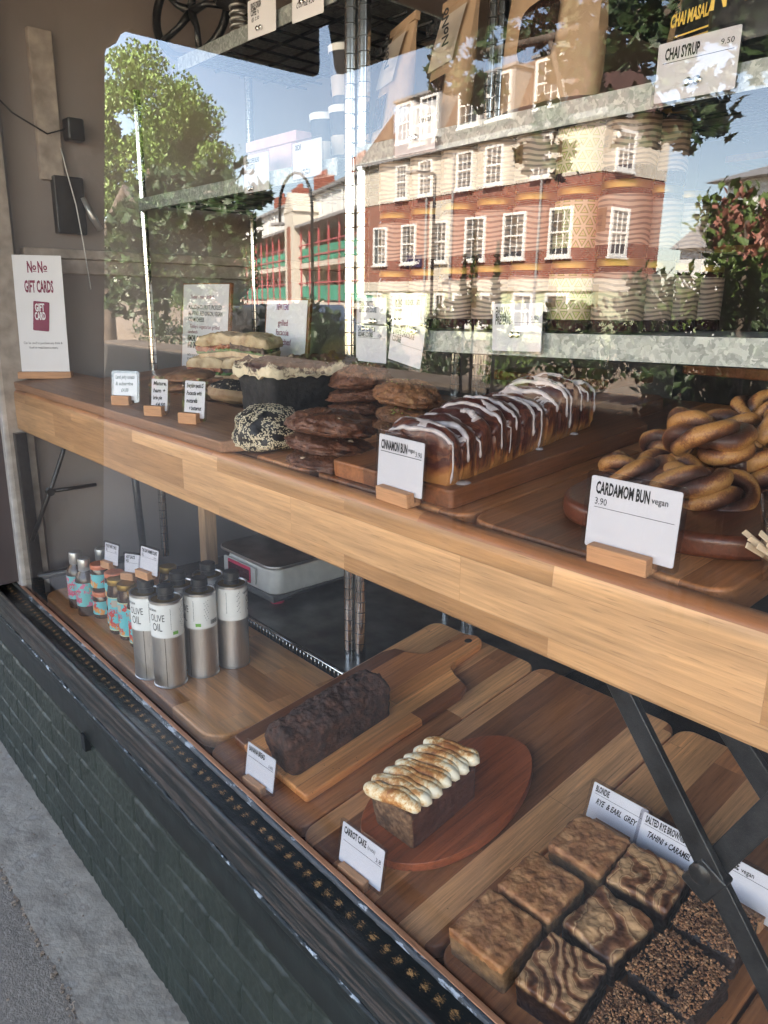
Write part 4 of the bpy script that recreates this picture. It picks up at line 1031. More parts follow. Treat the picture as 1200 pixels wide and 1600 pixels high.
tag('tag reading CHAI SYRUP 9.50 clipped to the upper metal shelf', -.598, -.492, .318, .250, YT, [('CHAI SYRUP', .010, .020, .015, .5, .02, 0, 0, .046), ('9.50', .082, .017, .009, .75, .004, 0, 0, .017)], [(.008, .100, .024, .0233)], clipx=.5, clipz=.25)
tag('tag reading SINGLE ORIGIN COFFEE on the topmost left shelf', -1.577, -1.470, .600, .528, YT, [('SINGLE ORIGIN', .012, .018, .013, .5, .02, 0, 0, .040), ('COFFEE', .012, .030, .013, .5, .02, 0, 0, .022), ('70g', .037, .028, .008, .6, .004), ('@ 2.50', .014, .040, .009, .6, .012, .2, 0, .030)], roll=2, sleeve=False, clipx=.45, clipz=.2)
tag('tag reading COFFEE 4.50 on the topmost left shelf beside the posts', -1.412, -1.308, .590, .522, YT, [('COFFEE 4.50', .014, .045, .014, .6, .016, .2, 0, .06)], roll=2, sleeve=False, clipx=.4, clipz=.45)
tag('pale tag reading DECAF COFFEE in front of the pink box', -1.612, -1.510, .306, .230, YT, [('COLD COFFEE BLEND', .010, .016, .011, .5, .02, 0, 0, .056), ('IN A BOTTLE', .010, .028, .011, .5, .02, 0, 0, .036)], clipx=.3, clipz=.1)
tag('pale tag reading DECAF clipped between the pink box and the cups', -1.418, -1.318, .308, .240, YT, [('DECAF', .010, .014, .011, .5, .02, 0, 0, .02)], clipx=.5, clipz=.15)

# ================================================================ things on the lower level
# oil tins
def make_tin():
    t = thing('oil_tin', 'x', 'oil tin', group='olive oil tins on the wooden tray')
    r = .0345; H = .198
    MB().lathe([(0, 0), (r, 0), (r+.0012, .001), (r+.0012, .003), (r, .0042), (r, H-.004), (r+.0012, H-.0028), (r+.0012, H), (r-.002, H+.0002), (r-.004, H-.003), (.016, H-.001), (.015, H+.001), (0, H+.001)], 48).build('body', M['steel'], t, smooth=True, angle=35)
    MB().lathe([(r-.0022, H-.0015), (r-.004, H-.0026), (.017, H-.0006)], 40).build('gold_top', M['brass'], t, smooth=True)
    MB().lathe([(.0165, H-.001), (.0165, H+.010), (.0185, H+.0115), (.0175, H+.026), (.0160, H+.0275), (0, H+.0275)], 28).build('cap', M['blackplastic'], t, smooth=True, angle=40)
    lb = MB().lathe([(r+.0004, .118), (r+.0004, .192)], 48).build('label', M['labelwhite'], t, smooth=True)
    its = [('OLIVE', -.014, .156, .022, .5, .0, 0, 0, .034), ('OIL', -.010, .134, .026, .5, .0, 0, 0, .024), ('organic farmer.', -.024, .178, .009, .6, .012, 0, 0, .028)]
    bars = []
    for k in range(17):
        z = .182 - k*.0028; bars.append((.032, .032 + .034 - (k*7 % 5)*.0022, z, z+.0015))
    for k in range(17):
        z = .184 - k*.0030; bars.append((-.064, -.064 + .032 - (k*5 % 4)*.002, z, z+.0014))
    for k in range(14): bars.append((.070 + k*.0016, .0706 + k*.0016 + (k % 3)*.0004, .126, .136))
    texts('printed_text', M['ink'], lb, its, wrap=r+.0009, bars=bars, rot=(0, 0, 0))
    mk = texts('leaf_mark', M['euro'], lb, [], wrap=r+.0010, bars=[(.036, .048, .124, .1315)])
    MB().lathe([(r+.0005, .004), (r+.0005, .118)], 2, arc=(R(-62), R(-60))).build('seam', M['groove'], t)
    return t
tin0 = make_tin()
tins = [(258, 922, 'front oil tin standing nearest the glass', 25), (227, 912, 'oil tin tucked behind the front tin on its left', 20),
        (311, 910, 'middle oil tin with a full text label to the right of the front tin', -15), (361, 899, 'rightmost oil tin beside the kitchen scale', 142),
        (277, 900, 'oil tin half hidden in the second row with a black cap', -60), (324, 886, 'oil tin at the back between the middle and right tins', 120)]
tinpos = []
for i, (px, py, lab, rz) in enumerate(tins):
    t = tin0 if i == 0 else copy_tree(tin0)
    q = onZ(px, py, -.598)
    t.location = (q.x, q.y, CH - .812); t.rotation_euler = (0, 0, R(rz)); t['label'] = lab; tinpos.append(q)
# sauce bottles and jars
def make_bottle(kind):
    grp = {'b': 'hot sauce bottles with grey caps', 'j': 'tall gold lidded sauce jars', 's': 'stacked red lidded sauce jars'}[kind]
    t = thing({'b': 'sauce_bottle', 'j': 'sauce_jar', 's': 'small_jar'}[kind], 'x', 'bottle' if kind == 'b' else 'jar', group=grp)
    if kind == 'b':
        pr = [(0, 0), (.024, 0), (.0255, .003), (.0255, .095), (.023, .108), (.014, .122), (.0135, .14), (0, .14)]; lab = (.028, .092); r = .0255
    elif kind == 'j':
        pr = [(0, 0), (.022, 0), (.024, .003), (.024, .105), (.0215, .118), (.0195, .128), (.0195, .136), (0, .136)]; lab = (.012, .098); r = .024
    else:
        pr = [(0, 0), (.022, 0), (.0245, .003), (.0245, .052), (.022, .060), (.0215, .062), (0, .062)]; lab = (.012, .048); r = .0245
    MB().lathe(pr, 32).build('glass', M['jarglass2'], t, smooth=True, angle=50)
    lb = MB().lathe([(r+.0004, lab[0]), (r+.0004, lab[1])], 32).build('label', M['labelpink'] if kind == 'b' else M['labelred'], t, smooth=True)
    if kind == 'b': texts('printed_text', M['pink'], lb, [('HOT', -.012, .058, .018, .6, .03), ('SAUCE', -.016, .040, .016, .6, .03)], wrap=r+.0008)
    if kind == 'j':
        MB().lathe([(r+.0008, lab[0]-.001), (r+.0008, lab[0]+.002)], 32).lathe([(r+.0008, lab[1]-.002), (r+.0008, lab[1]+.001)], 32).build('green_band', M['palegreen'], t, smooth=True)
        texts('printed_text', M['pink'], lb, [('CHILLI', -.016, .058, .014, .6, .03), ('SAUCE', -.015, .022, .013, .6, .03)], wrap=r+.0008)
        MB().lathe([(r+.0006, .074), (r+.0006, .092)], 12, arc=(R(-110), R(-75))).build('cream_badge', M['labelcream'], lb, smooth=True)
    if kind == 'b': MB().lathe([(.015, .122), (.0155, .124), (.0155, .152), (.0145, .154), (0, .154)], 24).build('cap', M['silverlid'], t, smooth=True, angle=40)
    elif kind == 'j': MB().lathe([(.0215, .128), (.022, .129), (.022, .140), (.021, .142), (0, .142)], 28).build('lid', M['brass'], t, smooth=True, angle=40)
    else: MB().lathe([(.0235, .060), (.024, .061), (.024, .070), (.023, .072), (0, .072)], 28).build('lid', M['redlid'], t, smooth=True, angle=40)
    return t
def place_bottles(kind, lst):
    p0 = make_bottle(kind); first = True
    for (px, py, zt_, zb_, rz, lab) in lst:
        t = p0 if first else copy_tree(p0); first = False
        q = onZ(px, py, zt_); t.location = (q.x, q.y, CH + zb_); t.rotation_euler = (0, 0, R(rz)); t['label'] = lab
ZT = -.812
place_bottles('b', [(116, 862, ZT+.154, ZT, 30, 'grey capped bottle farthest left on the tray'), (130, 872, ZT+.154, ZT, 15, 'grey capped bottle nearest the glass at the left'),
                    (157, 857, ZT+.154, ZT, 40, 'grey capped bottle hidden behind the red lidded jars')])
place_bottles('s', [(155, 880, ZT+.146, ZT+.074, 20, 'upper red lidded jar beside the grey capped bottles'), (155, 880, ZT+.146, ZT, 50, 'lower jar beneath the red lidded jar by the bottles'),
                    (178, 893, ZT+.146, ZT+.074, -10, 'upper red lidded jar under the first price card'), (178, 893, ZT+.146, ZT, 30, 'lower jar beneath the jar that carries the price card')])
place_bottles('j', [(181, 903, ZT+.142, ZT, 50, 'first tall gold lidded jar from the left'), (197, 911, ZT+.142, ZT, 12, 'second tall gold lidded jar from the left'),
                    (213, 921, ZT+.142, ZT, 30, 'third tall gold lidded jar, beside the oil tins'), (262, 884, ZT+.142, ZT, 30, 'gold lidded jar standing behind the oil tins'), ])
# their price cards stand on lids
def small_card(label, px, z, wd, hh, lines, yaw, blk):
    q = onZ(px[0], px[1], z)
    card(label, (q.x, q.y, z), wd, hh, lines, [(.004, wd-.004, .022, .0215)], yaw=yaw, dx=.008, lift=.010, blk=blk, group='price cards standing on lids')
small_card("white card reading PODDY PARTY CHILLI OIL on a jar lid", (171, 886), ZT+.1465, .054, .052, [('PODDY PARTY CHILLI', .004, .011, .009, .5, .02, 0, 0, .043), ('OIL', .004, .020, .009, .5, .02), ('8.50', .040, .020, .006, .7, .004)], 14, .036)
small_card("half hidden white card behind the olive oil card", (203, 904), ZT+.1425, .044, .052, [('HOT SAUCE', .004, .011, .009, .5, .02, 0, 0, .025), ('RED', .004, .020, .009, .5, .02)], 32, .036)
small_card("white card reading THE GAY FARMER OLIVE OIL on a tin cap", (229, 902), ZT+.2265, .060, .056, [('THE GAY FARMER OLIVE', .004, .011, .009, .5, .02, 0, 0, .051), ('OIL', .004, .020, .009, .5, .02), ('18.50', .045, .020, .006, .7, .004)], 12, .044)

# kitchen scale on the steel shelf
sc_ = thing('kitchen_scale', 'pale grey digital kitchen scale with steel plate and red feet', 'scale', (-1.63, 1.035, -.800), (0, 0, R(2)))
prof = rounded_rect(-.26, 0, 0, .36, .035, 6)
mb = MB(); 
bm = mb.bm
rings = []
for z, s in ((.030, 1.0), (.034, 1.0), (.085, .97), (.100, .93)):
    rings.append([bm.verts.new(((x+.13)*s-.13, (y-.18)*s+.18, z)) for x, y in prof])
for a, b in zip(rings, rings[1:]):
    for i in range(len(a)): bm.faces.new((a[i], a[(i+1) % len(a)], b[(i+1) % len(b)], b[i]))
bm.faces.new(rings[-1]); bm.faces.new(rings[0][::-1])
mb.build('body', M['scaleplastic'], sc_, bevel=.004, bseg=3)
mb = MB(); arch = [(-.005, .030), (-.005, .012), (.05, .012), (.09, .024), (.27, .024), (.31, .012), (.365, .012), (.365, .030)]
mb.prism(arch, -.262, .002, 'X').build('base', M['scaledark'], sc_, bevel=.003)
MB().lathe([(0, 0), (.019, 0), (.019, .013), (0, .013)], 24, (-.03, .03, 0)).build('foot', M['pink'], sc_, smooth=True, angle=40)
for q_ in ((-.23, .03, 0), (-.03, .33, 0)): MB().lathe([(0, 0), (.019, 0), (.019, .013), (0, .013)], 24, q_).build('foot', M['pink'], sc_, smooth=True, angle=40)
MB().prism(rounded_rect(-.245, -.085, .040, .088, .005), -.004, .002, 'Y').build('display_surround', M['scaleplastic'], sc_, bevel=.001)
MB().prism(rounded_rect(-.220, -.105, .040, .086, .004), -.0065, -.0042, 'Y').build('display_frame', M['pink'], sc_, bevel=.001)
MB().prism(rounded_rect(-.215, -.110, .046, .077, .002), -.0080, -.0067, 'Y').build('display', M['lcd'], sc_)
MB().prism(rounded_rect(-.275, .010, -.01, .345, .04, 6), .112, .1155).build('plate', M['steelshelf'], sc_, bevel=.001)
MB().prism(rounded_rect(-.277, .012, -.012, .347, .042, 6), .106, .1145).build('plate_rim', M['steel'], sc_, bevel=.002)
MB().lathe([(0, .098), (.02, .098), (.02, .108), (0, .108)], 16, (-.05, .06, 0)).lathe([(0, .098), (.02, .098), (.02, .108), (0, .108)], 16, (-.21, .28, 0)).build('plate_supports', M['scaledark'], sc_)
# things stored behind
bx = thing('cardboard_box', 'brown cardboard box with faint handwriting behind the scale', 'box', (-2.18, 1.52, -.80), (0, 0, 0))
MB().box(0, .62, 0, .3, 0, .12).build('carton', M['cardboard'], bx, bevel=.003)
texts('handwriting', M['kraftdark'], bx, [('ECOCraft', .10, .045, .035, .9, .0, .2, 0)], (0, -.001, 0))
db = MB().box(-2.17, -1.93, 1.20, 1.45, -.60, -.46).build('wooden_box', M['brownbox'], None, (0, 0, CH), bevel=.003)
tagm(db, 'brown wooden box beneath the shelf by the left upright', 'box')
pt = MB().box(-2.075, -2.035, 1.05, 1.09, -.80, -.36).build('timber_post', M['paletimber'], None, (0, 0, CH), bevel=.002)
tagm(pt, 'pale timber post behind the oil tins', 'post')
fb = MB().prism(rounded_rect(-1.9, -1.0, 1.75, 2.4, .03), -.80, -.50).build('dark_crate', M['darkwall'], None, (0, 0, CH), bevel=.004)
tagm(fb, 'dark crate far back under the shelf', 'crate')

# banana bread and its board
by = .632
bbd = thing('cutting_board', 'striped cutting board with a handle under the banana bread', 'board', (-1.148, by, zB(by)), (tBr, 0, 0))
poly = [(0.004, 0), (.004, .40)]
poly = [(.004, 0), (0, .006), (0, .375), (.012, .405), (.05, .415), (.078, .43), (.088, .46), (.09, .53), (.10, .548), (.119, .555), (.138, .548), (.148, .53), (.150, .46), (.160, .43), (.188, .415), (.226, .405), (.238, .375), (.238, .006), (.234, 0)]
MB().prism(poly, .0006, .018).build('plank', M['boardmix'], bbd, bevel=.004, bseg=3)
MB().lathe([(0, .0182), (.007, .0182), (.0085, .0186)], 20, (.119, .525, 0)).build('hanging_hole', M['groove'], bbd)
def crack(u, v):
    r_ = .010*math.cos(min(1, abs(u))*1.45)
    c = abs(u + .18*math.sin(v*5) + .15*fn((v, 0, 1), 3, 3))
    return r_ + .007*math.exp(-(c/.35)**2)*(1 + fn((u, v*2.2, 0), 3.2, 4)) + .003*fn((u*.8, v*2, 3), 6, 4) - .006*max(0, abs(v)-.86)/.14
t = thing('banana_bread', 'long dark banana loaf with a craggy split top', 'cake', (-1.000, .640+.115, zB(.755)+.0195), (tBr, 0, R(1)))
foodbox(.088, .245, .070, (40, 100, 26), .017, .0045, 38, 3, crack, taper=.13).build('loaf', M['banana'], t, smooth=True)

# carrot cake on the round board
rb = thing('round_board', 'reddish oval wooden board under the carrot cake', 'board', (-.735, .80, zB(.80)), (tBr, 0, 0))
pts = []
for i in range(64):
    a = 2*math.pi*i/64; pts.append((.104*math.cos(a) - .012*math.sin(a)*math.cos(a), .170*math.sin(a)))
bmr = MB().prism([(x*.96, y*.97) for x, y in pts], .0008, .003); bmr.prism(pts, .003, .0185)
bmr.build('plank', M['redboard'], rb, bevel=.004, bseg=3)
ck = thing('carrot_cake', 'short carrot loaf topped with torched piped meringue on the oval board', 'cake', (-.737, .742, zB(.742)+.020), (tBr, 0, R(2)))
cb_ = foodbox(.092, .150, .062, (36, 50, 24), .006, .0012, 80, 5, lambda u, v: .004*(1-u*u), taper=.10).build('sponge', [M['crust'], M['carrotcake']], ck, smooth=True)
for p in cb_.data.polygons:
    if p.center.y < -.070: p.material_index = 1
mb = MB()
for k in range(7):
    y0 = -.067 + k*.0218; L_ = .050 + .003*random.random(); sk = .012 + .003*random.random(); n = 26
    for (dy, dz, f_, dl) in ((0, 0, 1.0, 1.0), (.0075, .0035, .72, .86)):
        pts_, rr_ = [], []
        for i in range(n + 1):
            s = -1 + 2*i/n
            pts_.append((s*L_*dl, y0 + dy + s*sk*.8 + .002*math.sin(s*4 + k*1.7), .0695 + dz + .005*(1 - s*s) + .0008*math.sin(s*8 + k*2.3)))
            e = (1 - abs(s)**5)**.5 if abs(s) < 1 else 0
            rr_.append(max(.0008, f_*(.0124 + .0008*math.sin(s*7 + k*1.3))*e))
        mb.tube(pts_, rr_, 18)
mb.build('piped_meringue', M['torched'], ck, smooth=True)

# brownies: three columns of three
def brw(kind, i, x0, x1, y0, y1, lab, rz):
    cx_, cy_ = (x0+x1)/2, (y0+y1)/2
    nm = {'a': 'blondie', 'b': 'marbled_brownie', 'c': 'oat_slice'}[kind]
    t = thing(nm, lab, {'a': 'blondie', 'b': 'brownie', 'c': 'flapjack'}[kind], (cx_, cy_, zB(cy_)+.001), (tBr, 0, R(rz)), {'a': 'blondies on the sloping board', 'b': 'marbled brownies on the sloping board', 'c': 'oat topped slices on the sloping board'}[kind])
    dx, dy = x1-x0, y1-y0
    if kind == 'a':
        o = foodbox(dx, dy, .046, (60, 60, 26), .005, .0013, 110, i+11, lambda u, v: .0016*fn((u, v, i), 2.2, 5) - .001*(abs(u)**4 + abs(v)**4)).build('slab', [M['blondie'], M['blondieside']], t, smooth=True)
        for p in o.data.polygons:
            if p.center.z < .034 + .004*fn(p.center, 60, 3): p.material_index = 1
    elif kind == 'b':
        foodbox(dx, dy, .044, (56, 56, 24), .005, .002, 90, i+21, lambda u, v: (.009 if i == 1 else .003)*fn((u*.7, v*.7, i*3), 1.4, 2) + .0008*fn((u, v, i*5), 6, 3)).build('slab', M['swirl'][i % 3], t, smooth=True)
    else:
        foodbox(dx, dy, .036, (36, 36, 16), .006, .003, 60, i+31, lambda u, v: .004*fn((u, v, i*3), 2.5, 5)).build('slab', M['fudge'], t, smooth=True)
        mb = MB(); rnd = random.Random(i+5)
        for k in range(1500):
            u, v = rnd.uniform(-1, 1), rnd.uniform(-1, 1)
            if noise.noise(Vector((u*2.2, v*2.2, i*9))) < -.46: continue
            z = .036 + .004*fn((u, v, i*3), 2.5, 5) + rnd.random()*.007
            sx, sy, sz = rnd.uniform(.0013, .0030), rnd.uniform(.0010, .0022), rnd.uniform(.0005, .0010)
            Mx = Matrix.Translation((u*dx*.5, v*dy*.5, z)) @ Matrix.Rotation(rnd.random()*6.3, 4, 'Z') @ Matrix.Rotation(rnd.uniform(-.9, .9), 4, 'X') @ Matrix.Rotation(rnd.uniform(-.7, .7), 4, 'Y')
            vs = [mb.bm.verts.new(Mx @ Vector(q)) for q in ((-sx, 0, 0), (-sx*.4, -sy, 0), (sx*.5, -sy*.9, sz*.6), (sx, 0, 0), (sx*.4, sy, sz*.4), (-sx*.6, sy*.8, 0))]
            vt = mb.bm.verts.new(Mx @ Vector((0, 0, sz*2))); vb = mb.bm.verts.new(Mx @ Vector((0, 0, -sz)))
            for q in range(6): mb.bm.faces.new((vs[q], vs[(q+1) % 6], vt)); mb.bm.faces.new((vs[(q+1) % 6], vs[q], vb))
        o = mb.build('oat_topping', M['oats'], t, smooth=True); o['kind'] = 'stuff'
brw('a', 0, -.549, -.461, .604, .690, 'front blondie nearest the glass', 3)
brw('a', 1, -.547, -.461, .696, .779, 'middle blondie touching the front one', 2)
brw('a', 2, -.541, -.455, .797, .880, 'back blondie with a cracked top below its card', 2)
brw('b', 0, -.447, -.368, .612, .695, 'front marbled brownie with pale fine swirls', 7)
brw('b', 1, -.447, -.366, .706, .790, 'middle marbled brownie with a dipped top', -5)
brw('b', 2, -.452, -.366, .804, .884, 'back marbled brownie under the salted rye card', 6)
brw('c', 0, -.352, -.272, .615, .696, 'front oat topped slice cut by the frame edge', 4)
brw('c', 1, -.354, -.270, .708, .792, 'middle oat topped slice', -5)
brw('c', 2, -.354, -.276, .806, .882, 'back oat topped slice behind the black brace', 3)

# ================================================================ things on the upper level
cbx = thing('cutting_board', 'thick dark cutting board under the glazed cinnamon loaf', 'board', (-.846, .640, zU(.640)), (tU, 0, 0))
poly = [(.004, 0), (0, .004), (0, .43), (.03, .46), (.08, .47), (.085, .50), (.085, .62), (.10, .64), (.135, .64), (.15, .62), (.15, .50), (.155, .47), (.205, .46), (.235, .43), (.235, .004), (.231, 0)]
MB().prism(poly, .0005, .025).build('plank', M['board'], cbx, bevel=.003, bseg=3)
lf = thing('cinnamon_loaf', 'long pull apart cinnamon loaf with white icing drips', 'cake', (-.699, .822, zU(.822)+.026), (tU, 0, R(7.5)))
LX, LY, LZ = .106, .365, .046
def loaf_pt(s, y):
    """s in -1..1 runs over the top from the left foot to the right foot"""
    q_ = (y/LY + .5)*11 + .35*math.sin(s*2.2) + .25*fn((s, y*6, 1), 1, 2) + 20; ks = int(q_); fq = q_ - ks
    hs = noise.noise(Vector((ks*7.3, 1, 2))); sl = 2*(math.sin(math.pi*fq)**.55) - 1.15
    dome = .021 + .010*fn((0, y*9, 2), 1, 3)
    k = 1 + .04*abs(sl)
    a = s * 2.05
    if abs(s) > .58:      # the side
        q = (abs(s)-.58)/.42
        x = math.copysign(LX/2*(1 + .05*math.sin((1-q)*3) - .06*q), s); z = LZ*(1-q)
        x += math.copysign(.0042*sl*(1-q*.6), s)
    else:
        th = s/.58*math.pi/2
        x = LX/2*math.sin(th)*1.02; z = LZ + dome*(math.cos(th)**.75)
        z += (.0095*sl + .018*hs + .004*fn((s*3 + hs*4, fq*2.5, ks), 1, 4))*abs(math.cos(th))**.4; x += .004*sl*math.sin(th)
    e = max(0, abs(y)/(LY/2) - .93)/.07
    return Vector((x*(1 - .10*e*e), y, z*(1 - .12*e*e)))
bm = bmesh.new(); NY, NS = 300, 80; g = []
for j in range(NY + 1):
    y = -LY/2 + LY*j/NY; r = []
    for i in range(NS + 1):
        s = -1 + 2*i/NS; p = loaf_pt(s, y); n_ = fn(p, 45, 4, 2)*.0016; p = p + Vector((math.copysign(n_, p.x), 0, n_ if p.z > .01 else 0)); r.append(bm.verts.new(p))
    g.append(r)
for a, b in zip(g, g[1:]):
    for i in range(NS): bm.faces.new((a[i], a[i+1], b[i+1], b[i]))
    bm.faces.new((a[0], b[0], b[-1], a[-1]))
bm.faces.new(g[0][::-1]); bm.faces.new(g[-1])
mb = MB(); mb.bm.free(); mb.bm = bm
mb.build('loaf', M['loaf'], lf, smooth=True, angle=60)
mb = MB(); rnd = random.Random(4)
def surf(s, y):
    p = loaf_pt(s, y); o_ = Vector((math.copysign(.0018, s) if abs(s) > .5 else 0, 0, .0020 if abs(s) < .62 else 0)); return p + o_
for k in range(17):
    y = -LY/2 + .006 + k*(LY-.016)/16 + rnd.uniform(-.004, .004); s0 = rnd.uniform(-.6, .1); s1 = rnd.choice([.3, .5, .62, .70, .78, .88, .97, .60, .45]); n = 30; pts_, rr_ = [], []
    w0 = rnd.uniform(.0010, .0024); wob = rnd.uniform(-.01, .01)
    for i in range(n + 1):
        q = i/n; s = s0 + (s1-s0)*q
        yy = y + wob*math.sin(q*3) + .012*(1-q) + .004*fn((q*2.5, k, 5), 1, 3)*(1 if s < .4 else 0) if s < .55 else y + wob*math.sin(min(1, (.55-s0)/(s1-s0))*3) + .012*(1-(.55-s0)/(s1-s0))
        yy = max(-LY/2+.003, min(LY/2-.003, yy))
        pts_.append(surf(s, yy) - Vector((0, 0, .0022 if s < .5 else 0))); rr_.append(w0*(1.9 if s < .5 else .72) * (1 + .45*fn((i*.35, k*3, 0), 1, 3)) * (1.5 if i >= n-2 else 1))
    rr_[-1] *= .5; rr_[0] *= .4
    mb.tube(pts_, rr_, 8)
for (yc, wd, sa, sb) in ((-LY/2+.022, .016, -.5, .55), (.055, .020, -.4, .5), (.105, .014, -.5, .5), (-.06, .010, -.3, .55), (.16, .012, -.4, .45)):   # pooled icing
    rows = []
    for i in range(19):
        s = sa + (sb-sa)*i/18; row = []
        for j in range(9):
            v = -1 + j/4; ww = wd*(.55 + .45*math.sin(i*.9+yc*40))*(1-abs(2*i/18-1)**4*.7)
            p = loaf_pt(s, yc + v*ww + .01*math.sin(i*.4)); row.append(mb.bm.verts.new(p + Vector((0, 0, .0022*(1-v*v)-.0006))))
        rows.append(row)
    for a, b in zip(rows, rows[1:]):
        for j in range(8): mb.bm.faces.new((a[j], a[j+1], b[j+1], b[j]))
mb.lathe([(0, .0024), (.006, .0022), (.010, .0006)], 18, (LX/2+.004, -LY/2+.02, 0)).lathe([(0, .003), (.004, .0026), (.006, .0006)], 14, (LX/2+.002, .02, 0)).lathe([(0, .003), (.005, .0026), (.007, .0006)], 14, (LX/2+.001, .12, 0))
mb.build('icing', M['icing'], lf, smooth=True)

# cardamom buns on a dark board
cbd = thing('serving_board', 'dark red wooden serving board under the cardamom buns', 'board', (-.385, .84, zU(.84)), (tU, 0, 0))
pts = [(-.136, -.06), (-.128, -.11), (-.10, -.145), (-.05, -.158), (.0, -.16), (.05, -.155), (.10, -.13), (.13, -.08), (.14, 0), (.14, .1), (.12, .17), (.06, .21), (-.02, .21), (-.09, .18), (-.125, .10), (-.138, .02)]
sm = []
for i in range(len(pts)):      # Catmull-Rom outline
    p0, p1, p2, p3 = (Vector(pts[(i+k) % len(pts)]) for k in (-1, 0, 1, 2))
    for q in (0, .25, .5, .75): sm.append(tuple(.5*((2*p1)+(p2-p0)*q+(2*p0-5*p1+4*p2-p3)*q*q+(3*p1-p0-3*p2+p3)*q**3)))
MB().prism(sm, .0005, .026).build('plank', M['darkred'], cbd, bevel=.008, bseg=4)
def make_bun(seed):
    rnd = random.Random(seed); mb = MB(); n = 160; pts_, rr_ = [], []
    for i in range(n + 1):
        a = 2*math.pi*i/n; ph = rnd.random()*0
        r_ = .034 + .014*math.cos(3*a)
        pts_.append(Vector((r_*math.cos(2*a), r_*math.sin(2*a)*.92, .024 + .013*math.sin(3*a) + .004*math.cos(2*a+seed))))
        rr_.append(.0165 + .0025*math.sin(5*a+seed) + .0015*fn((math.cos(a), math.sin(a), seed), 3, 3))
    # two strands twisted round each other along the knot
    for ph in (0, math.pi):
        st_, rs_ = [], []
        for i, p in enumerate(pts_):
            t_ = (pts_[(i+1) % n] - pts_[(i-1) % n]).normalized(); a_ = t_.cross(Vector((0, 0, 1))).normalized(); b_ = a_.cross(t_)
            an = ph + 2*math.pi*6*i/n; st_.append(p + (a_*math.cos(an) + b_*math.sin(an))*.0084); rs_.append(.0096 + .0010*math.sin(i*.31+ph) + .0026*fn((i*.12, ph, seed), 1, 4))
        mb.bm.verts.ensure_lookup_table(); base = len(mb.bm.verts)
        mb.tube(st_, rs_, 18, uv=True)
        mb.bm.verts.ensure_lookup_table(); ul = mb.bm.loops.layers.uv.verify(); inn = {}
        for vi in range(base, len(mb.bm.verts)):
            i = min(n, (vi - base)//18); v = mb.bm.verts[vi]
            inn[v] = (v.co - st_[i]).normalized().dot((pts_[i] - st_[i]).normalized())*.5 + .5
        for f_ in mb.bm.faces:
            for lp in f_.loops:
                if lp.vert in inn: lp[ul].uv = (lp[ul].uv[0], inn[lp.vert])
    return mb
g5 = 'twisted cardamom buns heaped on the dark board'
buns = [((-.455, .800, .010), (0, 0, 20), 'cardamom bun at the front behind its card'), ((-.385, .785, .010), (5, 8, 130), 'cardamom bun directly behind the large price card'),
        ((-.462, .915, .014), (0, -6, 70), 'cardamom bun at the left edge of the heap'), ((-.352, .900, .012), (4, 0, 210), 'cardamom bun low at the right of the heap'),
        ((-.415, .850, .050), (14, -4, 160), 'cardamom bun lying over the middle of the heap'), ((-.395, .945, .052), (10, 8, 300), 'topmost cardamom bun of the heap'),
        ((-.430, 1.01, .018), (-6, 0, 40), 'cardamom bun at the back of the heap'), ((-.330, 1.00, .040), (-8, 8, 100), 'cardamom bun at the back right of the heap'),
        ((-.270, .880, .014), (0, 0, 10), 'cardamom bun leaving the frame on the right')]
for i, ((x, y, h), (a, b, c_), lab) in enumerate(buns):
    if i < 3:
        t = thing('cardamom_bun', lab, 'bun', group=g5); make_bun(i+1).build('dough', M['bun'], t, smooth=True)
        if i == 0: protos = [t]
        else: protos.append(t)
    else:
        t = copy_tree(protos[i % 3]); t['label'] = lab
    t.location = (x, y, CH + zU(y) + h); t.rotation_euler = (R(a)+tU, R(b), R(c_)); t.scale = (1, 1, 1)
# stirrers in a clear cup at the right edge
ct = onY(1236, 930, .70)
cup = thing('stirrer_cup', 'clear plastic cup at the right edge', 'cup', (ct.x, .70, zU(.70)+.002), (tU, 0, 0))
MB().lathe([(.026, .0), (.033, .075), (.034, .075), (.0268, .001), (0, .001)], 28).build('cup_wall', M['clear'], cup, smooth=True)
rnd = random.Random(3)
for k in range(16):
    tp = onY(1162 + k*4.2, 826 + rnd.uniform(-3, 26) + (10 if k % 3 else 0), .66 + rnd.uniform(0, .04)); tp.z += CH
    p0 = Vector((ct.x + rnd.uniform(-.012, .014), .70 + rnd.uniform(-.012, .012), zU(.70) + CH + .006))
    o = bar(MB(), p0, tp, .0055, .0016).build('wooden_stirrer', M['birch'], None, bevel=.0006)
    tagm(o, 'thin birch stirrer standing in the clear cup', 'stirrer', 'birch stirrers in the clear cup')

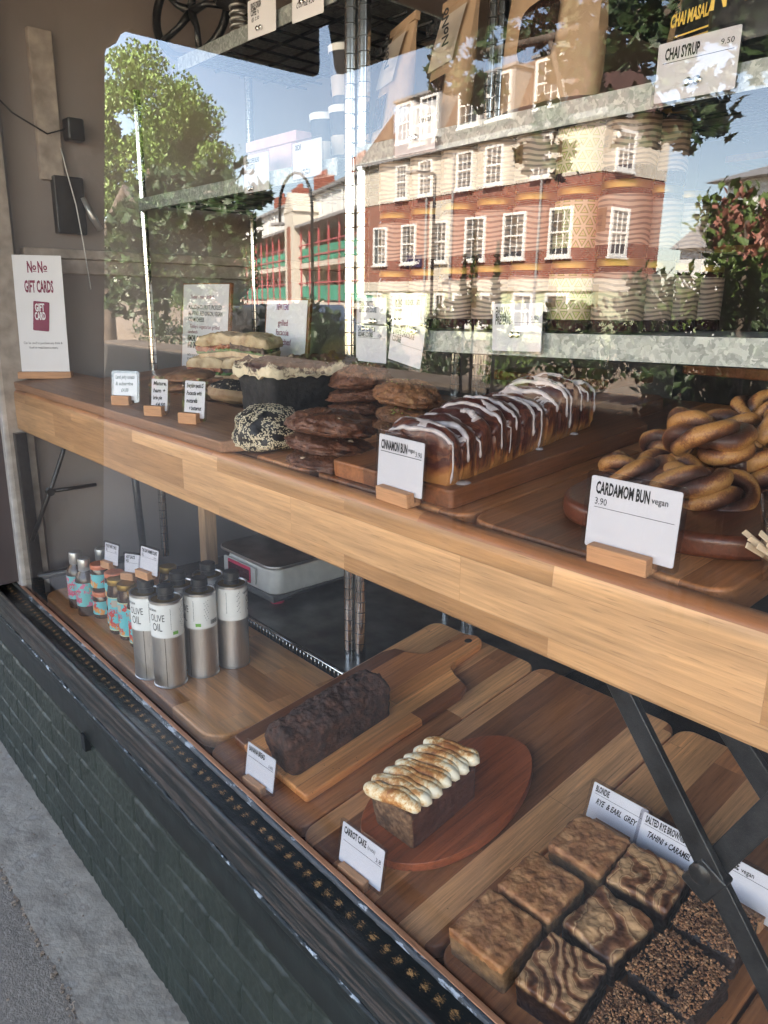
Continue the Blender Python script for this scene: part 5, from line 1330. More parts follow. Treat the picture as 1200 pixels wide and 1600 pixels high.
# cookies
def stack(label, px, py, rx, ry, n, th, mat, seed, bits=None, group='stacks of cookies on the upper shelf', dxy=None, rzk=0):
    q = (px, py)
    names = ['bottom', 'second', 'third', 'fourth'] 
    for k in range(n):
        o_x = random.Random(seed+k).uniform(-.006, .006); o_y = random.Random(seed+k+9).uniform(-.006, .006)
        lab = ('top ' if k == n-1 else names[k] + ' ') + label
        t = thing('cookie', lab, 'cookie', (q[0]+o_x, q[1]+o_y, zU(q[1]) + k*th), (tU, 0, R(40*k+seed*30)), group)
        tk = th*(1.25 if k == n-1 else .80)
        mb = blob(rx*(1 if k < n-1 else 1.02), ry, tk, seed+k, .13, 2.2, 80, 40, .45, .09)
        mb.build('dough', mat, t, smooth=True)
        if bits:
            m2 = MB(); rnd = random.Random(seed*3+k)
            for j in range(bits[1]):
                a, r_ = rnd.random()*6.28, rnd.random()**.5*.85; rm = bits[2]*rnd.uniform(.6, 1.3)
                zz = tk*(math.sqrt(max(0, 1-r_*r_))) + tk*.45
                blob(rm, rm*.8, rm*.5, j, .3, 2, 8, 5, .6, 0, (r_*rx*math.cos(a), r_*ry*math.sin(a), zz - rm*.7), m2)
            o = m2.build('pieces', bits[0], t, smooth=True)
            if bits[1] > 60: o['kind'] = 'stuff'
stack('cracked chocolate cookie with white chips near the glass', -.897, .678, .066, .064, 3, .022, M['choc'], 3, (M['whitechoc'], 7, .006))
stack('rough brown cookie in the far stack', -1.135, .925, .062, .058, 3, .026, M['cookiebrown'], 8)
stack('cookie with chopped pistachio crumbs beside the cinnamon loaf', -.935, .865, .062, .058, 3, .025, M['cookietan'], 14, (M['pistachio'], 34, .0026))
ss = thing('sesame_bun', 'round black bun coated in white sesame seeds', 'bun', (-1.062, .672, zU(.672)), (tU, 0, 0))
SB = blob(.058, .058, .052, 5, .16, 1.8, 60, 30, .45, .02)
sv = [(v.co.copy()) for v in SB.bm.verts]
SB.build('crust', M['blackdough'], ss, smooth=True)
mb = MB(); rnd = random.Random(2)
def blob_r(d, seed=5): return 1 + .16*fn(d, 1.8, 3, seed) + .02*fn(d, 12.6, 4, seed+5)
for k in range(4800):
    d = Vector((rnd.gauss(0, 1), rnd.gauss(0, 1), rnd.gauss(0, 1))).normalized()
    if d.z < -.75: continue
    if noise.noise(d*3.1 + Vector((4, 1, 2))) < -.24: continue
    k_ = blob_r(d); p = Vector((d.x*.058*k_, d.y*.058*k_, d.z*.052*k_))
    if p.z < 0: p.z *= .45
    p.z += .052*.45
    nrm = Vector((d.x/.058, d.y/.058, d.z/.052)).normalized(); q_ = nrm.to_track_quat('Z', 'Y').to_matrix().to_4x4()
    Mx = Matrix.Translation(p + nrm*.0004) @ q_ @ Matrix.Rotation(rnd.random()*6.3, 4, 'Z')
    vs = [mb.bm.verts.new(Mx @ Vector(c_)) for c_ in ((-.0019, 0, 0), (-.0004, -.0010, 0), (.0015, -.0004, 0), (.0015, .0004, 0), (-.0004, .0010, 0))]
    vt = mb.bm.verts.new(Mx @ Vector((0, 0, .0010)))
    for q2 in range(5): mb.bm.faces.new((vs[q2], vs[(q2+1) % 5], vt))
o = mb.build('sesame_seeds', M['sesame'], ss, smooth=True); o['kind'] = 'stuff'

# black cake with cocoa cream on a dark board
mb = MB().prism(rounded_rect(-1.355, -1.165, .742, 1.0, .012), 0, .022).build('cutting_board', M['board'], None, (0, 0, CH), (0, 0, 0), bevel=.003)
mb.location = (0, 0, CH + zU(.74) - .001); tagm(mb, 'small dark board under the black cake', 'board')
bc = thing('black_cake', 'black loaf cake topped with pale cream and cocoa dust', 'cake', (-1.262, .885, zU(.74)+.0215), (0, 0, R(1)))
foodbox(.125, .235, .075, (36, 60, 22), .010, .003, 55, 6, taper=.12).build('sponge', M['blackcake'], bc, smooth=True)
o = foodbox(.140, .255, .026, (50, 90, 12), .011, .004, 40, 8, lambda u, v: .010*fn((u*1.2, v*2, 0), 1.8, 4) + .003*fn((u, v*2, 4), 7, 4)).build('cream', M['creamcocoa'], bc, (0, 0, .072), (0, 0, 0), smooth=True)
for v in o.data.vertices:
    e = max(abs(v.co.x)/.07, abs(v.co.y)/.1275)
    k_ = 1 + .07*noise.noise(Vector((v.co.x*45, v.co.y*45, 3)))
    if e > .7: v.co.x *= k_; v.co.y *= k_; v.co.z -= .012*max(0, noise.noise(Vector((v.co.x*60, v.co.y*60, 1)))) * (e-.7)/.3

# savoury pastries on the dark plank
g6 = 'savoury pastries stacked behind the handwritten cards'
def past(label, x, y, h, rx, ry, rz, mat, seed, topmat=None):
    t = thing('savoury_pastry', label, 'pastry', (x, y, zU(y)+h), (tU, 0, R(seed*40)), g6)
    blob(rx, ry, rz, seed, .10, 2.2, 48, 22, .6, .04).build('bun', mat, t, smooth=True)
    if topmat:
        o = blob(rx*1.015, ry*1.015, rz*1.02, seed, .10, 2.2, 48, 22, .6, .04)
        bmesh.ops.delete(o.bm, geom=[v for v in o.bm.verts if v.co.z < rz*.95], context='VERTS')
        o.build('seeded_top', topmat, t, smooth=True)
for (x, y, h, lab, rz_) in ((-1.585, .805, 0, 'bottom brown pastry of the left stack', .014), (-1.58, .80, .024, 'second brown pastry of the left stack', .014), (-1.585, .80, .048, 'flat brown pastry on top of the left stack', .015), (-1.70, .80, 0, 'lower brown pastry peeking out at the far left', .014), (-1.69, .81, .024, 'upper brown pastry peeking out at the far left', .014)):
    past(lab, x, y, h, .060, .056, rz_, M['pastry'], int(x*-100) + int(h*100))
for (x, y, h, lab) in ((-1.395, .80, .018, 'seed topped bun nearest the rightmost handwritten card'), (-1.47, .90, .022, 'seed topped bun behind the front seeded bun'), (-1.345, .93, .018, 'seed topped bun beside the black cake')):
    past(lab, x, y, h, .058, .056, .030, M['paledough'], int(x*-100), M['seedtop'])
past('flat dark pastry under the front seeded bun', -1.395, .80, 0, .056, .054, .010, M['choc'], 77)
past('flat dark pastry under the rear seeded bun', -1.47, .90, 0, .056, .054, .012, M['choc'], 79)
# focaccia sandwich halves
g7 = 'focaccia sandwich halves piled under the menu'
def sandwich(label, x, y, h, rz, mid, seed, tl=0):
    t = thing('focaccia_sandwich', label, 'sandwich', (x, y, zU(y)+h), (R(6), R(tl), R(rz)), g7)
    foodbox(.104, .080, .018, (36, 24, 10), .009, .003, 40, seed, lambda u, v: .003*fn((u, v, seed), 3, 3), taper=.08).build('bread', M['focaccia'], t, smooth=True)
    foodbox(.094, .079, .014, (44, 26, 8), .005, .008, 70, seed+1).build('filling', mid, t, (0, -.002, .017), smooth=True)
    foodbox(.108, .083, .018, (40, 24, 12), .011, .003, 40, seed+2, lambda u, v: .009*(1-u*u) + .004*fn((u, v, seed+3), 3, 3)).build('bread', M['focaccia'], t, (0, 0, .028), (R(-3), 0, 0), smooth=True)
    foodbox(.094, .081, .006, (40, 20, 4), .002, .006, 90, seed+4).build('salad', M['salad'], t, (-.003, -.003, .014), smooth=True)
sandwich('lower left focaccia sandwich with red filling', -1.745, .945, .022, 30, M['filling'], 3)
sandwich('lower right focaccia sandwich with dark filling', -1.645, .985, .020, 34, M['meat'], 13)
sandwich('upper left focaccia sandwich with green leaves', -1.725, .965, .074, 36, M['filling'], 23, -6)
sandwich('upper right focaccia sandwich with dark filling', -1.630, 1.00, .072, 28, M['meat'], 33, 6)
rs = MB().prism(rounded_rect(-1.82, -1.56, .90, 1.06, .01), 0, .020).build('dark_riser', M['board'], None, (0, 0, CH + zU(.99) + .002), bevel=.003)
tagm(rs, 'dark wooden riser beneath the focaccia sandwiches', 'riser')
# the menus and the gift card sign
def menu(label, x, y, z, w_, h_, items, yaw, tilt, ink):
    t = thing('menu_board', label, 'menu', (x, y, z), (R(tilt), 0, R(yaw)), 'menus on wooden boards at the back of the shelf')
    MB().box(-w_/2-.008, w_/2+.008, .0015, .010, 0, h_+.004).build('backing_board', M['board'], t, bevel=.001)
    p = MB().box(-w_/2, w_/2, -.0005, .0005, 0, h_).build('paper', M['paper'], t)
    for nm, ik, its in items: texts('printed_text', M[ik], p, its, (0, -.0012, 0))
    return t
SG = 1.12
menu('menu sheet on a board listing a vegetarian grilled sandwich', -2.075, 1.09, -.205, .27, .245, [('a', 'ink', [('PULLED JACKFRUIT, PICKLED', -.10, .175, .017, .5, .012, 0, 0, .20), ('JALAPENO, RED ONION, VEGAN', -.10, .157, .017, .5, .012, 0, 0, .205), ('CREAM CHEESE', -.10, .139, .017, .5, .012, 0, 0, .10), ('KIMCHI, CHEESE, MOZZARELLA', -.10, .082, .019, .5, .02, 0, 0, .20), ('AND SPRING ONION', -.10, .062, .019, .5, .02, 0, 0, .13), ('WITH OUR FRESHLY BAKED WILD FARMED', -.10, .036, .011, .5, .012, 0, 0, .19), ('FOCACCIA', -.10, .024, .011, .5, .012, 0, 0, .05)]), ('b', 'maroon', [("Today's vegetarian grilled", -.09, .120, .015, .7, .0, .2, 0, .18), ('sandwich', -.10, .104, .015, .7, .0, .2, 0, .06), ("Today's meat grilled", -.09, .205, .015, .7, .0, .2, 0, .14)])], 0, -5, 'ink')
menu('menu sheet on a board reading NEW ITEMS grilled focaccia sandwiches', -1.695, 1.12, -.185, .185, .185, [('a', 'maroon', [('grilled', -.034, .120, .022, .85, .008), ('focaccia', -.042, .096, .022, .85, .008), ('sandwiches!', -.060, .072, .022, .85, .008), ('NEW ITEMS', -.045, .160, .022, .5, .02, .15)]), ('b', 'ink', [('Check our menu, made while', -.062, .036, .009, .8, .0), ('you wait in just 4 minutes', -.056, .025, .009, .8, .0)])], 0, -5, 'ink')
gs = thing('gift_card_sign', 'tall white sign reading NoNo GIFT CARDS on a wooden block', 'sign', (-2.165, .672, zU(.672)+.024), (0, 0, R(58)))
MB().box(-.068, .068, -.018, .012, 0, .018).build('wooden_block', M['blockoak'], gs, bevel=.002)
p = MB().box(-.061, .061, -.0008, .0008, 0, .305).build('panel', M['paper'], gs, (0, 0, .012), (R(-4), 0, 0))
texts('printed_text', M['maroon'], p, [('N', -.026, .262, .032, .6, .02, 0, 0, .013), ('o', -.0125, .268, .020, .6, .03, 0, 0, .010), ('N', .000, .262, .032, .6, .02, 0, 0, .013), ('o', .0145, .268, .020, .6, .03, 0, 0, .010), ('GIFT CARDS', -.036, .212, .034, .5, .02, 0, 0, .072)], (0, -.0014, 0), bars=[(-.012, -.003, .2635, .2655), (.015, .024, .2635, .2655)])
gc = MB().prism(rounded_rect(-.020, .020, -.038, .038, .003), -.0012, -.0004, 'Y').build('card_picture', M['maroon'], p, (.000, -.001, .150), (0, R(5), 0))
texts('printed_text', M['paper'], gc, [('GIFT', -.015, .012, .022, .5, .03, 0, 6, .024), ('CARD', -.015, -.010, .022, .5, .03, 0, 6, .027)], (0, -.0016, 0))
texts('printed_text', M['ink'], p, [('Can be used to purchase any drink &', -.050, .078, .009, .6, .0, 0, 0, .098), ('food or retail item in store.', -.036, .066, .009, .6, .0, 0, 0, .072)], (0, -.0014, 0))
# fittings on the side wall
ww = thing('wall_handset', 'black boxy device with a silver handle and white cable on the side wall', 'device', (-2.27, .80, .24))
MB().box(0, .030, -.035, .045, -.075, .072).build('body', M['blackplastic'], ww, bevel=.004)
MB().tube([(.04, .035, .02), (.05, .055, -.03), (.045, .075, -.06)], [.006, .010, .008], 12).build('handle', M['silverlid'], ww, smooth=True)
MB().tube([(.034, -.01, .14), (.036, .0, .08), (.040, .015, 0), (.03, .03, -.10), (.03, .04, -.22)], .0016, 6).build('cable', M['white'], ww, smooth=True)
w3 = thing('wall_plug', 'small black box plugged into the side wall above the handset', 'plug', (-2.27, .80, .43))
MB().box(0, .045, .01, .055, -.028, .028).build('body', M['blackplastic'], w3, bevel=.006)
MB().tube([(.02, .01, .0), (.03, -.04, -.02), (.02, -.12, .02), (.01, -.18, .08)], .0022, 6).build('cable', M['blackplastic'], w3, smooth=True)

mb = MB(); rnd = random.Random(12)
for k in range(420):
    x, y = rnd.choice([(rnd.uniform(-.55, -.26), rnd.uniform(.60, .89)), (rnd.uniform(-.50, -.26), rnd.uniform(.69, .90)), (rnd.gauss(-.737, .05), rnd.gauss(.70, .05)), (rnd.gauss(-.99, .05), rnd.gauss(.68, .06))])
    zz = zB(y) + (.0185 if x < -.62 else .001); r_ = rnd.uniform(.0004, .0013)
    if y < .592: continue
    blob(r_, r_*.8, r_*.7, k, .3, 2, 6, 4, .6, 0, (x, y, zz + CH), mb)
o = mb.build('crumbs', M['blondieside'], None, smooth=True); o['kind'] = 'stuff'; o['label'] = 'small brown cake crumbs scattered on the lower boards'

# ================================================================ jars, bags, cups on the shelving
def make_jar(kind, nm):
    t = thing('preserve_jar', 'x', 'jar', group='stacked preserve jars on the metal shelf')
    r = .0375
    MB().lathe([(0, 0), (r-.003, 0), (r, .003), (r, .086), (r-.003, .093), (r-.0045, .095), (0, .095)], 40).build('glass', M['jarglass'], t, smooth=True, angle=50)
    lb = MB().lathe([(r+.0005, .018), (r+.0005, .085)], 40).build('label', M[kind], t, smooth=True)
    w_ = .040
    pb = MB(); pts = []
    n = 10; a0 = -w_/2/r; 
    lo = [pb.bm.verts.new(((r+.0009)*math.sin(a0 + w_/r*i/n), -(r+.0009)*math.cos(a0 + w_/r*i/n), .036)) for i in range(n+1)]
    hi = [pb.bm.verts.new((v.co.x, v.co.y, .068)) for v in lo]
    for i in range(n): pb.bm.faces.new((lo[i], lo[i+1], hi[i+1], hi[i]))
    pp = pb.build('name_panel', M['kraftdark'], lb, smooth=True)
    texts('printed_text', M['ink'], pp, [(nm[0], -.016, .053, .0075, .9, .005, 0, 0, .030), (nm[1], -.014, .044, .0075, .9, .005, 0, 0, .027)], wrap=r+.0013, bars=[(-.012, .012, .0395, .0399)])
    MB().lathe([(r-.0035, .093), (r-.0015, .094), (r-.0015, .101), (r-.003, .104), (0, .104)], 36).build('lid', M['brass'], t, smooth=True, angle=40)
    return t
jt = [('labelwave', ('LONDON', 'MARMALADE')), ('labeltri', ('RASPBERRY', 'RIPPLE')), ('labelwave', ('BERMONDSEY', 'BRAMBLE'))]
protosj = [make_jar(*a) for a in jt]
usedj = [0, 0, 0]
cols = ['far left', 'second', 'third', 'fourth', 'fifth', 'sixth', 'seventh']
rows = ['bottom', 'middle', 'top']
kinds = [0, 2, 0, 2, 0, 1, 2]
jx = [-1.15, -1.067, -.985, -.903, -.822, -.742, -.662]
def put(kind, x, y, lev, lab, rz=0):
    if usedj[kind] == 0: t = protosj[kind]
    else: t = copy_tree(protosj[kind])
    usedj[kind] += 1
    t.location = (x, y, CH - .050 + .017*(x+1.2)/.9 + lev*.1045); t.rotation_euler = (0, 0, R(rz)); t['label'] = lab
rnd = random.Random(8)
for c_ in range(7):
    for l_ in range(3):
        put(kinds[c_], jx[c_], 1.03 + rnd.uniform(-.003, .003), l_, '%s jar of the %s front column from the left' % (rows[l_], cols[c_]), {1: -38, 0: -40, 2: -46}[kinds[c_]] + rnd.uniform(-10, 10))
for d_ in range(1, 4):
    for l_ in range(3 if d_ == 1 else (2 if d_ == 2 else 1)):
        put(2, -.660, 1.03 + .079*d_, l_, '%s wavy labelled jar, %s behind the right front column' % (rows[l_], ['one', 'two', 'three'][d_-1]), -40 + rnd.uniform(-10, 10))
# bags
def bag(label, x0, x1, Y, z0, z1, mat, yaw, lean, art, depth=.05, name='paper_bag', group='kraft paper bags on the upper metal shelf'):
    w_, h_ = x1-x0, z1-z0
    t = thing(name, label, 'bag', ((x0+x1)/2, Y, z0), (R(lean), 0, R(yaw)), group)
    bm = bmesh.new(); nx, nz = 16, 20; F = []; B = []
    for k in range(nz + 1):
        v = k/nz; d = depth*(1-v**2.2)*.5 + .002; rF, rB = [], []
        for i in range(nx + 1):
            u = -1 + 2*i/nx; bulge = (1-abs(u)**4); ws = 1 + .04*math.sin(v*5)
            dd = d*(.35 + .65*bulge) + .0016*fn((u*2, v*3, x0*9), 2, 3)
            rF.append(bm.verts.new((u*w_/2*ws, -dd, v*h_))); rB.append(bm.verts.new((u*w_/2*ws, dd, v*h_)))
        F.append(rF); B.append(rB)
    for k in range(nz):
        for i in range(nx):
            bm.faces.new((F[k][i], F[k][i+1], F[k+1][i+1], F[k+1][i])); bm.faces.new((B[k][i], B[k+1][i], B[k+1][i+1], B[k][i+1]))
        bm.faces.new((F[k][0], F[k+1][0], B[k+1][0], B[k][0])); bm.faces.new((F[k][-1], B[k][-1], B[k+1][-1], F[k+1][-1]))
    for i in range(nx): bm.faces.new((F[0][i], B[0][i], B[0][i+1], F[0][i+1])); bm.faces.new((F[-1][i], F[-1][i+1], B[-1][i+1], B[-1][i]))
    mb = MB(); mb.bm.free(); mb.bm = bm
    body = mb.build('bag', M[mat], t, smooth=True, angle=60)
    fl = MB().box(-w_/2*1.02, w_/2*1.02, -.006, .0045, h_*.93, h_*1.0).build('folded_top', M[mat], t, bevel=.001)
    art(t, w_, h_, depth)
    return t
def panel(t, name, mat, x0, x1, z0, z1, d, r=.004, off=.0012, slant=0):
    """a label following the swelling face of a bag"""
    bm = bmesh.new(); n = 8; g = []
    return None
def face_y(v, depth): return -(depth*(1-v**2.2)*.5 + .002)
def art_granola(t, w_, h_, dp):
    def lay(nm, mat, x0, x1, v0, v1, o_):
        bm = bmesh.new(); n = 8; g = []
        for k in range(n+1):
            v = v0 + (v1-v0)*k/n; g.append([bm.verts.new((x*w_/2, face_y(v, dp) - o_, v*h_)) for x in (x0, (x0+x1)/2, x1)])
        for a, b in zip(g, g[1:]):
            for i in range(2): bm.faces.new((a[i], a[i+1], b[i+1], b[i]))
        mb = MB(); mb.bm.free(); mb.bm = bm
        return mb.build(nm, M[mat], t, smooth=True)
    a = lay('label', 'labelcream', -.75, .72, .46, .86, .003)
    v = .62; tl = math.atan2(face_y(.46, dp) - face_y(.86, dp), h_*.4)
    texts('printed_text', M['ink'], a, [('Granola', -w_*.34, h_*.24, .022, .62, .02, 0, 0, w_*.40), ('SMOKED ALMOND', -w_*.34, h_*.19, .008, .5, .01, 0, 0, w_*.3), ('AND CARAMEL', -w_*.34, h_*.15, .008, .5, .01, 0, 0, w_*.25), ('NoNo', w_*.33, h_*.10, .034, .6, .03, 0, 90)], (0, face_y(.46, dp)-.0085, h_*.46), (tl*-1.0, 0, 0))
    lay('window', 'bagwin', -.45, .45, .10, .38, .003)
def art_choc(t, w_, h_, dp):
    def lay(nm, mat, x0, x1, v0, v1, o_, arch=False):
        bm = bmesh.new(); n = 14; g = []
        for k in range(n+1):
            v = v0 + (v1-v0)*k/n; s = 1
            if arch: s = min(1, math.sqrt(max(.02, 1-(max(0, (k/n-.75)/.25))**2)))*min(1, .8 + k/n)
            g.append([bm.verts.new((x*s*w_/2, face_y(v, dp) - o_, v*h_)) for x in (x0, (x0+x1)/2, x1)])
        for a, b in zip(g, g[1:]):
            for i in range(2): bm.faces.new((a[i], a[i+1], b[i+1], b[i]))
        mb = MB(); mb.bm.free(); mb.bm = bm
        return mb.build(nm, M[mat], t, smooth=True)
    a = lay('label', 'labelcream', -.72, .80, .72, .92, .003)
    tl = math.atan2(face_y(.72, dp) - face_y(.92, dp), h_*.2)
    texts('printed_text', M['ink'], a, [('71% DRINKING', -w_*.32, h_*.10, .020, .5, .02, 0, 0, w_*.46), ('CHOCOLATE', -w_*.32, h_*.055, .020, .5, .02, 0, 0, w_*.36), ('Single Origin, Nicaragua', -w_*.32, h_*.025, .008, .6, .005, 0, 0, w_*.42), ('NoNo', w_*.36, h_*.02, .026, .5, .03, 0, 90)], (0, face_y(.72, dp)-.0075, h_*.72), (-tl, 0, 0))
    lay('window', 'bagwin', -.48, .36, .27, .64, .003, True)
def art_chai(t, w_, h_, dp):
    texts('printed_text', M['goldink'], t, [('CHAI MASALA', -w_*.40, h_*.52, .018, .5, .02, 0, 0, w_*.72)], (0, -dp*.5-.003, 0), bars=[(-w_*.3, w_*.3, h_*(.42-.05*k), h_*(.435-.05*k)) for k in range(4)])
def art_nono(t, w_, h_, dp):
    texts('printed_text', M['goldink'], t, [('N', -w_*.42, h_*.28, .060, .6, .03, 0, 0, .022), ('o', -w_*.42+.025, h_*.34, .036, .6, .03, 0, 0, .016), ('N', -w_*.42+.044, h_*.28, .060, .6, .03, 0, 0, .022), ('o', -w_*.42+.069, h_*.34, .036, .6, .03, 0, 0, .016)], (0, -dp*.5-.003, 0), bars=[(-w_*.42+.025, -w_*.42+.040, h_*.30, h_*.32), (-w_*.42+.069, -w_*.42+.084, h_*.30, h_*.32)])
def art_none(t, w_, h_, dp):
    texts('printed_text', M['ink'], t, [('NoNo', w_*.1, h_*.55, .026, .5, .03, 0, 90)], (0, -dp*.5-.003, 0))
bag('left kraft granola bag with a cream label', -1.245, -1.125, 1.03, .281, .495, 'kraft', -20, -8, art_granola)
bag('right kraft granola bag with a cream label', -1.100, -.975, 1.03, .281, .505, 'kraft', -18, -7, art_granola)
bag('large kraft drinking chocolate bag with a dark window', -.880, -.705, 1.00, .281, .500, 'kraft', -4, -2, art_choc, .055)
bag('kraft bag half hidden behind the reflected leaves', -.672, -.600, 1.10, .281, .450, 'kraft', -25, -4, art_none)
bag('black bag reading CHAI MASALA in gold', -.628, -.535, 1.05, .281, .420, 'blackplastic', -12, -3, art_chai)
bag('black bag with large gold NoNo lettering', -.545, -.430, 1.00, .300, .460, 'blackplastic', -5, 0, art_nono)
# cups
def make_cup():
    t = thing('takeaway_cup', 'x', 'cup', group='black takeaway cups on the left shelving')
    t.scale = (.86, .86, 1)
    MB().lathe([(0, 0), (.026, 0), (.0275, .003), (.037, .100), (.0385, .102), (.0385, .105), (0, .104)], 32).build('body', M['cupblack'], t, smooth=True, angle=40)
    MB().lathe([(.0378, .094), (.0389, .102), (.0392, .106), (.036, .108), (0, .107)], 32).build('white_rim', M['white'], t, smooth=True, angle=40)
    bandr = .0305
    b = MB().lathe([(.0293, .016), (.0330, .052)], 32).build('band', M['labelcream'], t, smooth=True)
    texts('printed_text', M['ink'], b, [('NoNo', -.024, .036, .018, .7, .03), ('NoNo', -.022, .020, .018, .66, .03)], wrap=.0334)
    return t
c0 = make_cup()
for i, (x, y, z, lab) in enumerate([(-1.425, 1.06, .269, 'black cup with a white rim standing lower left beside the posts'), (-1.345, 1.05, .269, 'black cup with a white rim close to the chrome posts'), (-1.345, 1.05, .378, 'upper black cup stacked on the cup by the posts')]):
    t = c0 if i == 0 else copy_tree(c0)
    t.location = (x, y, CH+z); t.rotation_euler = (0, 0, R(-50)); t['label'] = lab
pbx = thing('pink_box', 'pale pink lidded box on the left shelf behind the tag', 'box', (-1.69, 1.03, .268))
MB().box(0, .20, 0, .14, 0, .062).build('carton', M['pinkbox'], pbx, bevel=.002)
MB().box(-.003, .203, -.003, .143, .063, .085).build('lid', M['pinkbox'], pbx, bevel=.002)
# coffee grinder on the topmost left shelf, cast wheel beside
gr = thing('hand_grinder', 'dark metal hand grinder with a spring on the topmost left shelf', 'grinder', (-1.78, 1.07, .566))
MB().lathe([(0, 0), (.03, 0), (.03, .01), (.016, .014), (.016, .03)], 24).build('base', M['silverlid'], gr, smooth=True, angle=40)
sp_ = MB().tube([(.018*math.cos(a*.5), .018*math.sin(a*.5), .03 + a*.0011) for a in range(0, 66)], .0035, 8).build('spring', M['silverlid'], gr, smooth=True)
MB().lathe([(0, .10), (.05, .10), (.06, .115), (.06, .16), (0, .16)], 28).build('hopper', M['blackmetal'], gr, smooth=True, angle=40)
wh = thing('cast_wheel', 'dark cast metal wheel with spokes on the topmost left shelf', 'wheel', (-1.99, 1.06, .70), (R(80), 0, R(25)))
mb = MB(); mb.tube([(.11*math.cos(2*math.pi*i/40), .11*math.sin(2*math.pi*i/40), 0) for i in range(41)], .011, 10)
mb.build('rim', M['blackmetal'], wh, smooth=True)
for k in range(5): MB().tube([(0, 0, 0), (.05*math.cos(k*1.257+.2), .05*math.sin(k*1.257+.2), .004), (.11*math.cos(k*1.257), .11*math.sin(k*1.257), 0)], [.012, .008, .009], 8).build('spoke', M['blackmetal'], wh, smooth=True)
# dark timber shelves at the back of the room
bsh = thing('back_counter', 'dark wooden counter and shelves deep in the shop', 'counter', (-1.9, 3.2, -1.5))
MB().box(0, 2.8, 0, .5, 0, .95).build('cabinet', M['darkwall'], bsh, bevel=.005)
MB().box(-.02, 2.82, -.03, .5, .955, .99).build('worktop', M['board'], bsh, bevel=.005)
for k in range(3): MB().box(0, 2.8, .55, .80, 1.35 + .4*k, 1.38 + .4*k).build('wall_shelf', M['board'], bsh)
g8 = 'dark wooden trays stored behind the upper shelf'
for i, (x, y, z, w_, lab) in enumerate([(-.62, 1.46, -.11, .34, 'wooden tray stored under the jar shelf in the middle'), (-.20, 1.50, -.13, .32, 'wooden tray stored under the jar shelf at the right'), (-1.08, 1.42, -.155, .30, 'wooden tray stored beyond the cookie stacks')]):
    o = MB().prism(rounded_rect(-w_/2, w_/2, 0, .25, .02), -.022, 0).build('wooden_tray', M['board'], None, (x, y, CH+z), (0, 0, R(-4+i*5)), bevel=.004); tagm(o, lab, 'tray', g8)

# ================================================================ the street behind the camera, seen in the glass
VM = lambda v: 1.14 - v      # depth seen in the glass -> depth in the street
def facade_root(name, label, cat, P0, d):
    """local x runs along the facade, local y points out towards the shop"""
    o = thing(name, label, cat, (P0[0], VM(P0[1]), 0)); o.rotation_euler = (0, 0, math.atan2(-d[1], d[0])); return o
def window(parent, x0, x1, z0, z1, y=0, cols=3, rows=4, fr=.10):
    mb = MB(); d0, d1 = y+.005, y+.09
    mb.box(x0, x0+fr, d0, d1, z0, z1).box(x1-fr, x1, d0, d1, z0, z1).box(x0+fr, x1-fr, d0, d1, z1-fr, z1).box(x0+fr, x1-fr, d0, d1, z0, z0+fr)
    zm = (z0+z1)/2; mb.box(x0+fr, x1-fr, d0, d1-.01, zm-.035, zm+.035)
    for i in range(1, cols):
        x = x0+fr + (x1-x0-2*fr)*i/cols; mb.box(x-.014, x+.014, d0, d1-.03, z0+fr, z1-fr)
    for k in range(1, rows):
        if k*2 == rows: continue
        z = z0+fr + (z1-z0-2*fr)*k/rows; mb.box(x0+fr, x1-fr, d0, d1-.04, z-.014, z+.014)
    mb.box(x0-.05, x1+.05, d0, d1+.05, z0-.08, z0-.003)
    f = mb.build('window', M['white'], parent)
    MB().box(x0+fr*.5, x1-fr*.5, y+.002, y+.03, z0+fr*.5, z1-fr*.5).build('pane', M['pane'], f)
    return f
br = facade_root('brick_building', 'red brick corner building with cream top storey and dormered mansard roof', 'building', (-16.468, 24.0), (.99648, -.08389))
DEP = 9.0
MB().box(-14.6, .0, -3.6, 0, .9, 4.40).build('brick_storey', M['redbrick'], br)
MB().box(-14.65, .03, -3.6, .04, 4.40, 6.10).build('cream_storey', M['cream'], br)
MB().box(-14.9, .3, -3.8, .35, 6.10, 6.30).build('cornice', M['leadgrey'], br)
MB().box(-14.62, .02, -3.6, .06, .46, .90).build('shopfront_band', M['cream'], br)
MB().box(-14.6, .0, -3.6, -.05, -1.5, .46).build('ground_floor', M['palegreen'], br)
mb = MB(); v = [mb.bm.verts.new(q) for q in ((-14.7, .15, 6.3), (.15, .15, 6.3), (.15, -3.7, 6.3), (-14.7, -3.7, 6.3), (-13.2, -1.1, 8.75), (-1.5, -1.1, 8.95), (-1.5, -2.6, 8.95), (-13.2, -2.6, 8.75))]
for f in ((0,1,5,4), (1,2,6,5), (2,3,7,6), (3,0,4,7), (4,5,6,7)): mb.bm.faces.new([v[i] for i in f])
mb.build('roof', M['rooftile'], br)
for x0, x1 in ((-11.68, -10.55), (-9.98, -8.80), (-7.50, -6.27), (-5.80, -4.54), (-3.3, -2.1)):
    dm = MB().box(x0-.15, x1+.15, -1.6, .02, 6.7, 8.50).box(x0-.25, x1+.25, -1.7, .12, 8.52, 8.62).build('dormer', M['leadgrey'], br)
    window(dm, x0, x1, 6.82, 8.42, .02)
for x0, x1 in ((-11.64, -10.81), (-9.97, -9.04), (-7.46, -6.47), (-5.76, -4.75), (-3.2, -2.3)): window(br, x0, x1, 4.47, 5.93, .04)
for x0, x1 in ((-13.43, -12.34), (-11.20, -10.13), (-8.99, -7.95), (-6.83, -5.61), (-4.60, -3.39), (-2.2, -1.1)): window(br, x0, x1, 1.66, 3.38, 0)
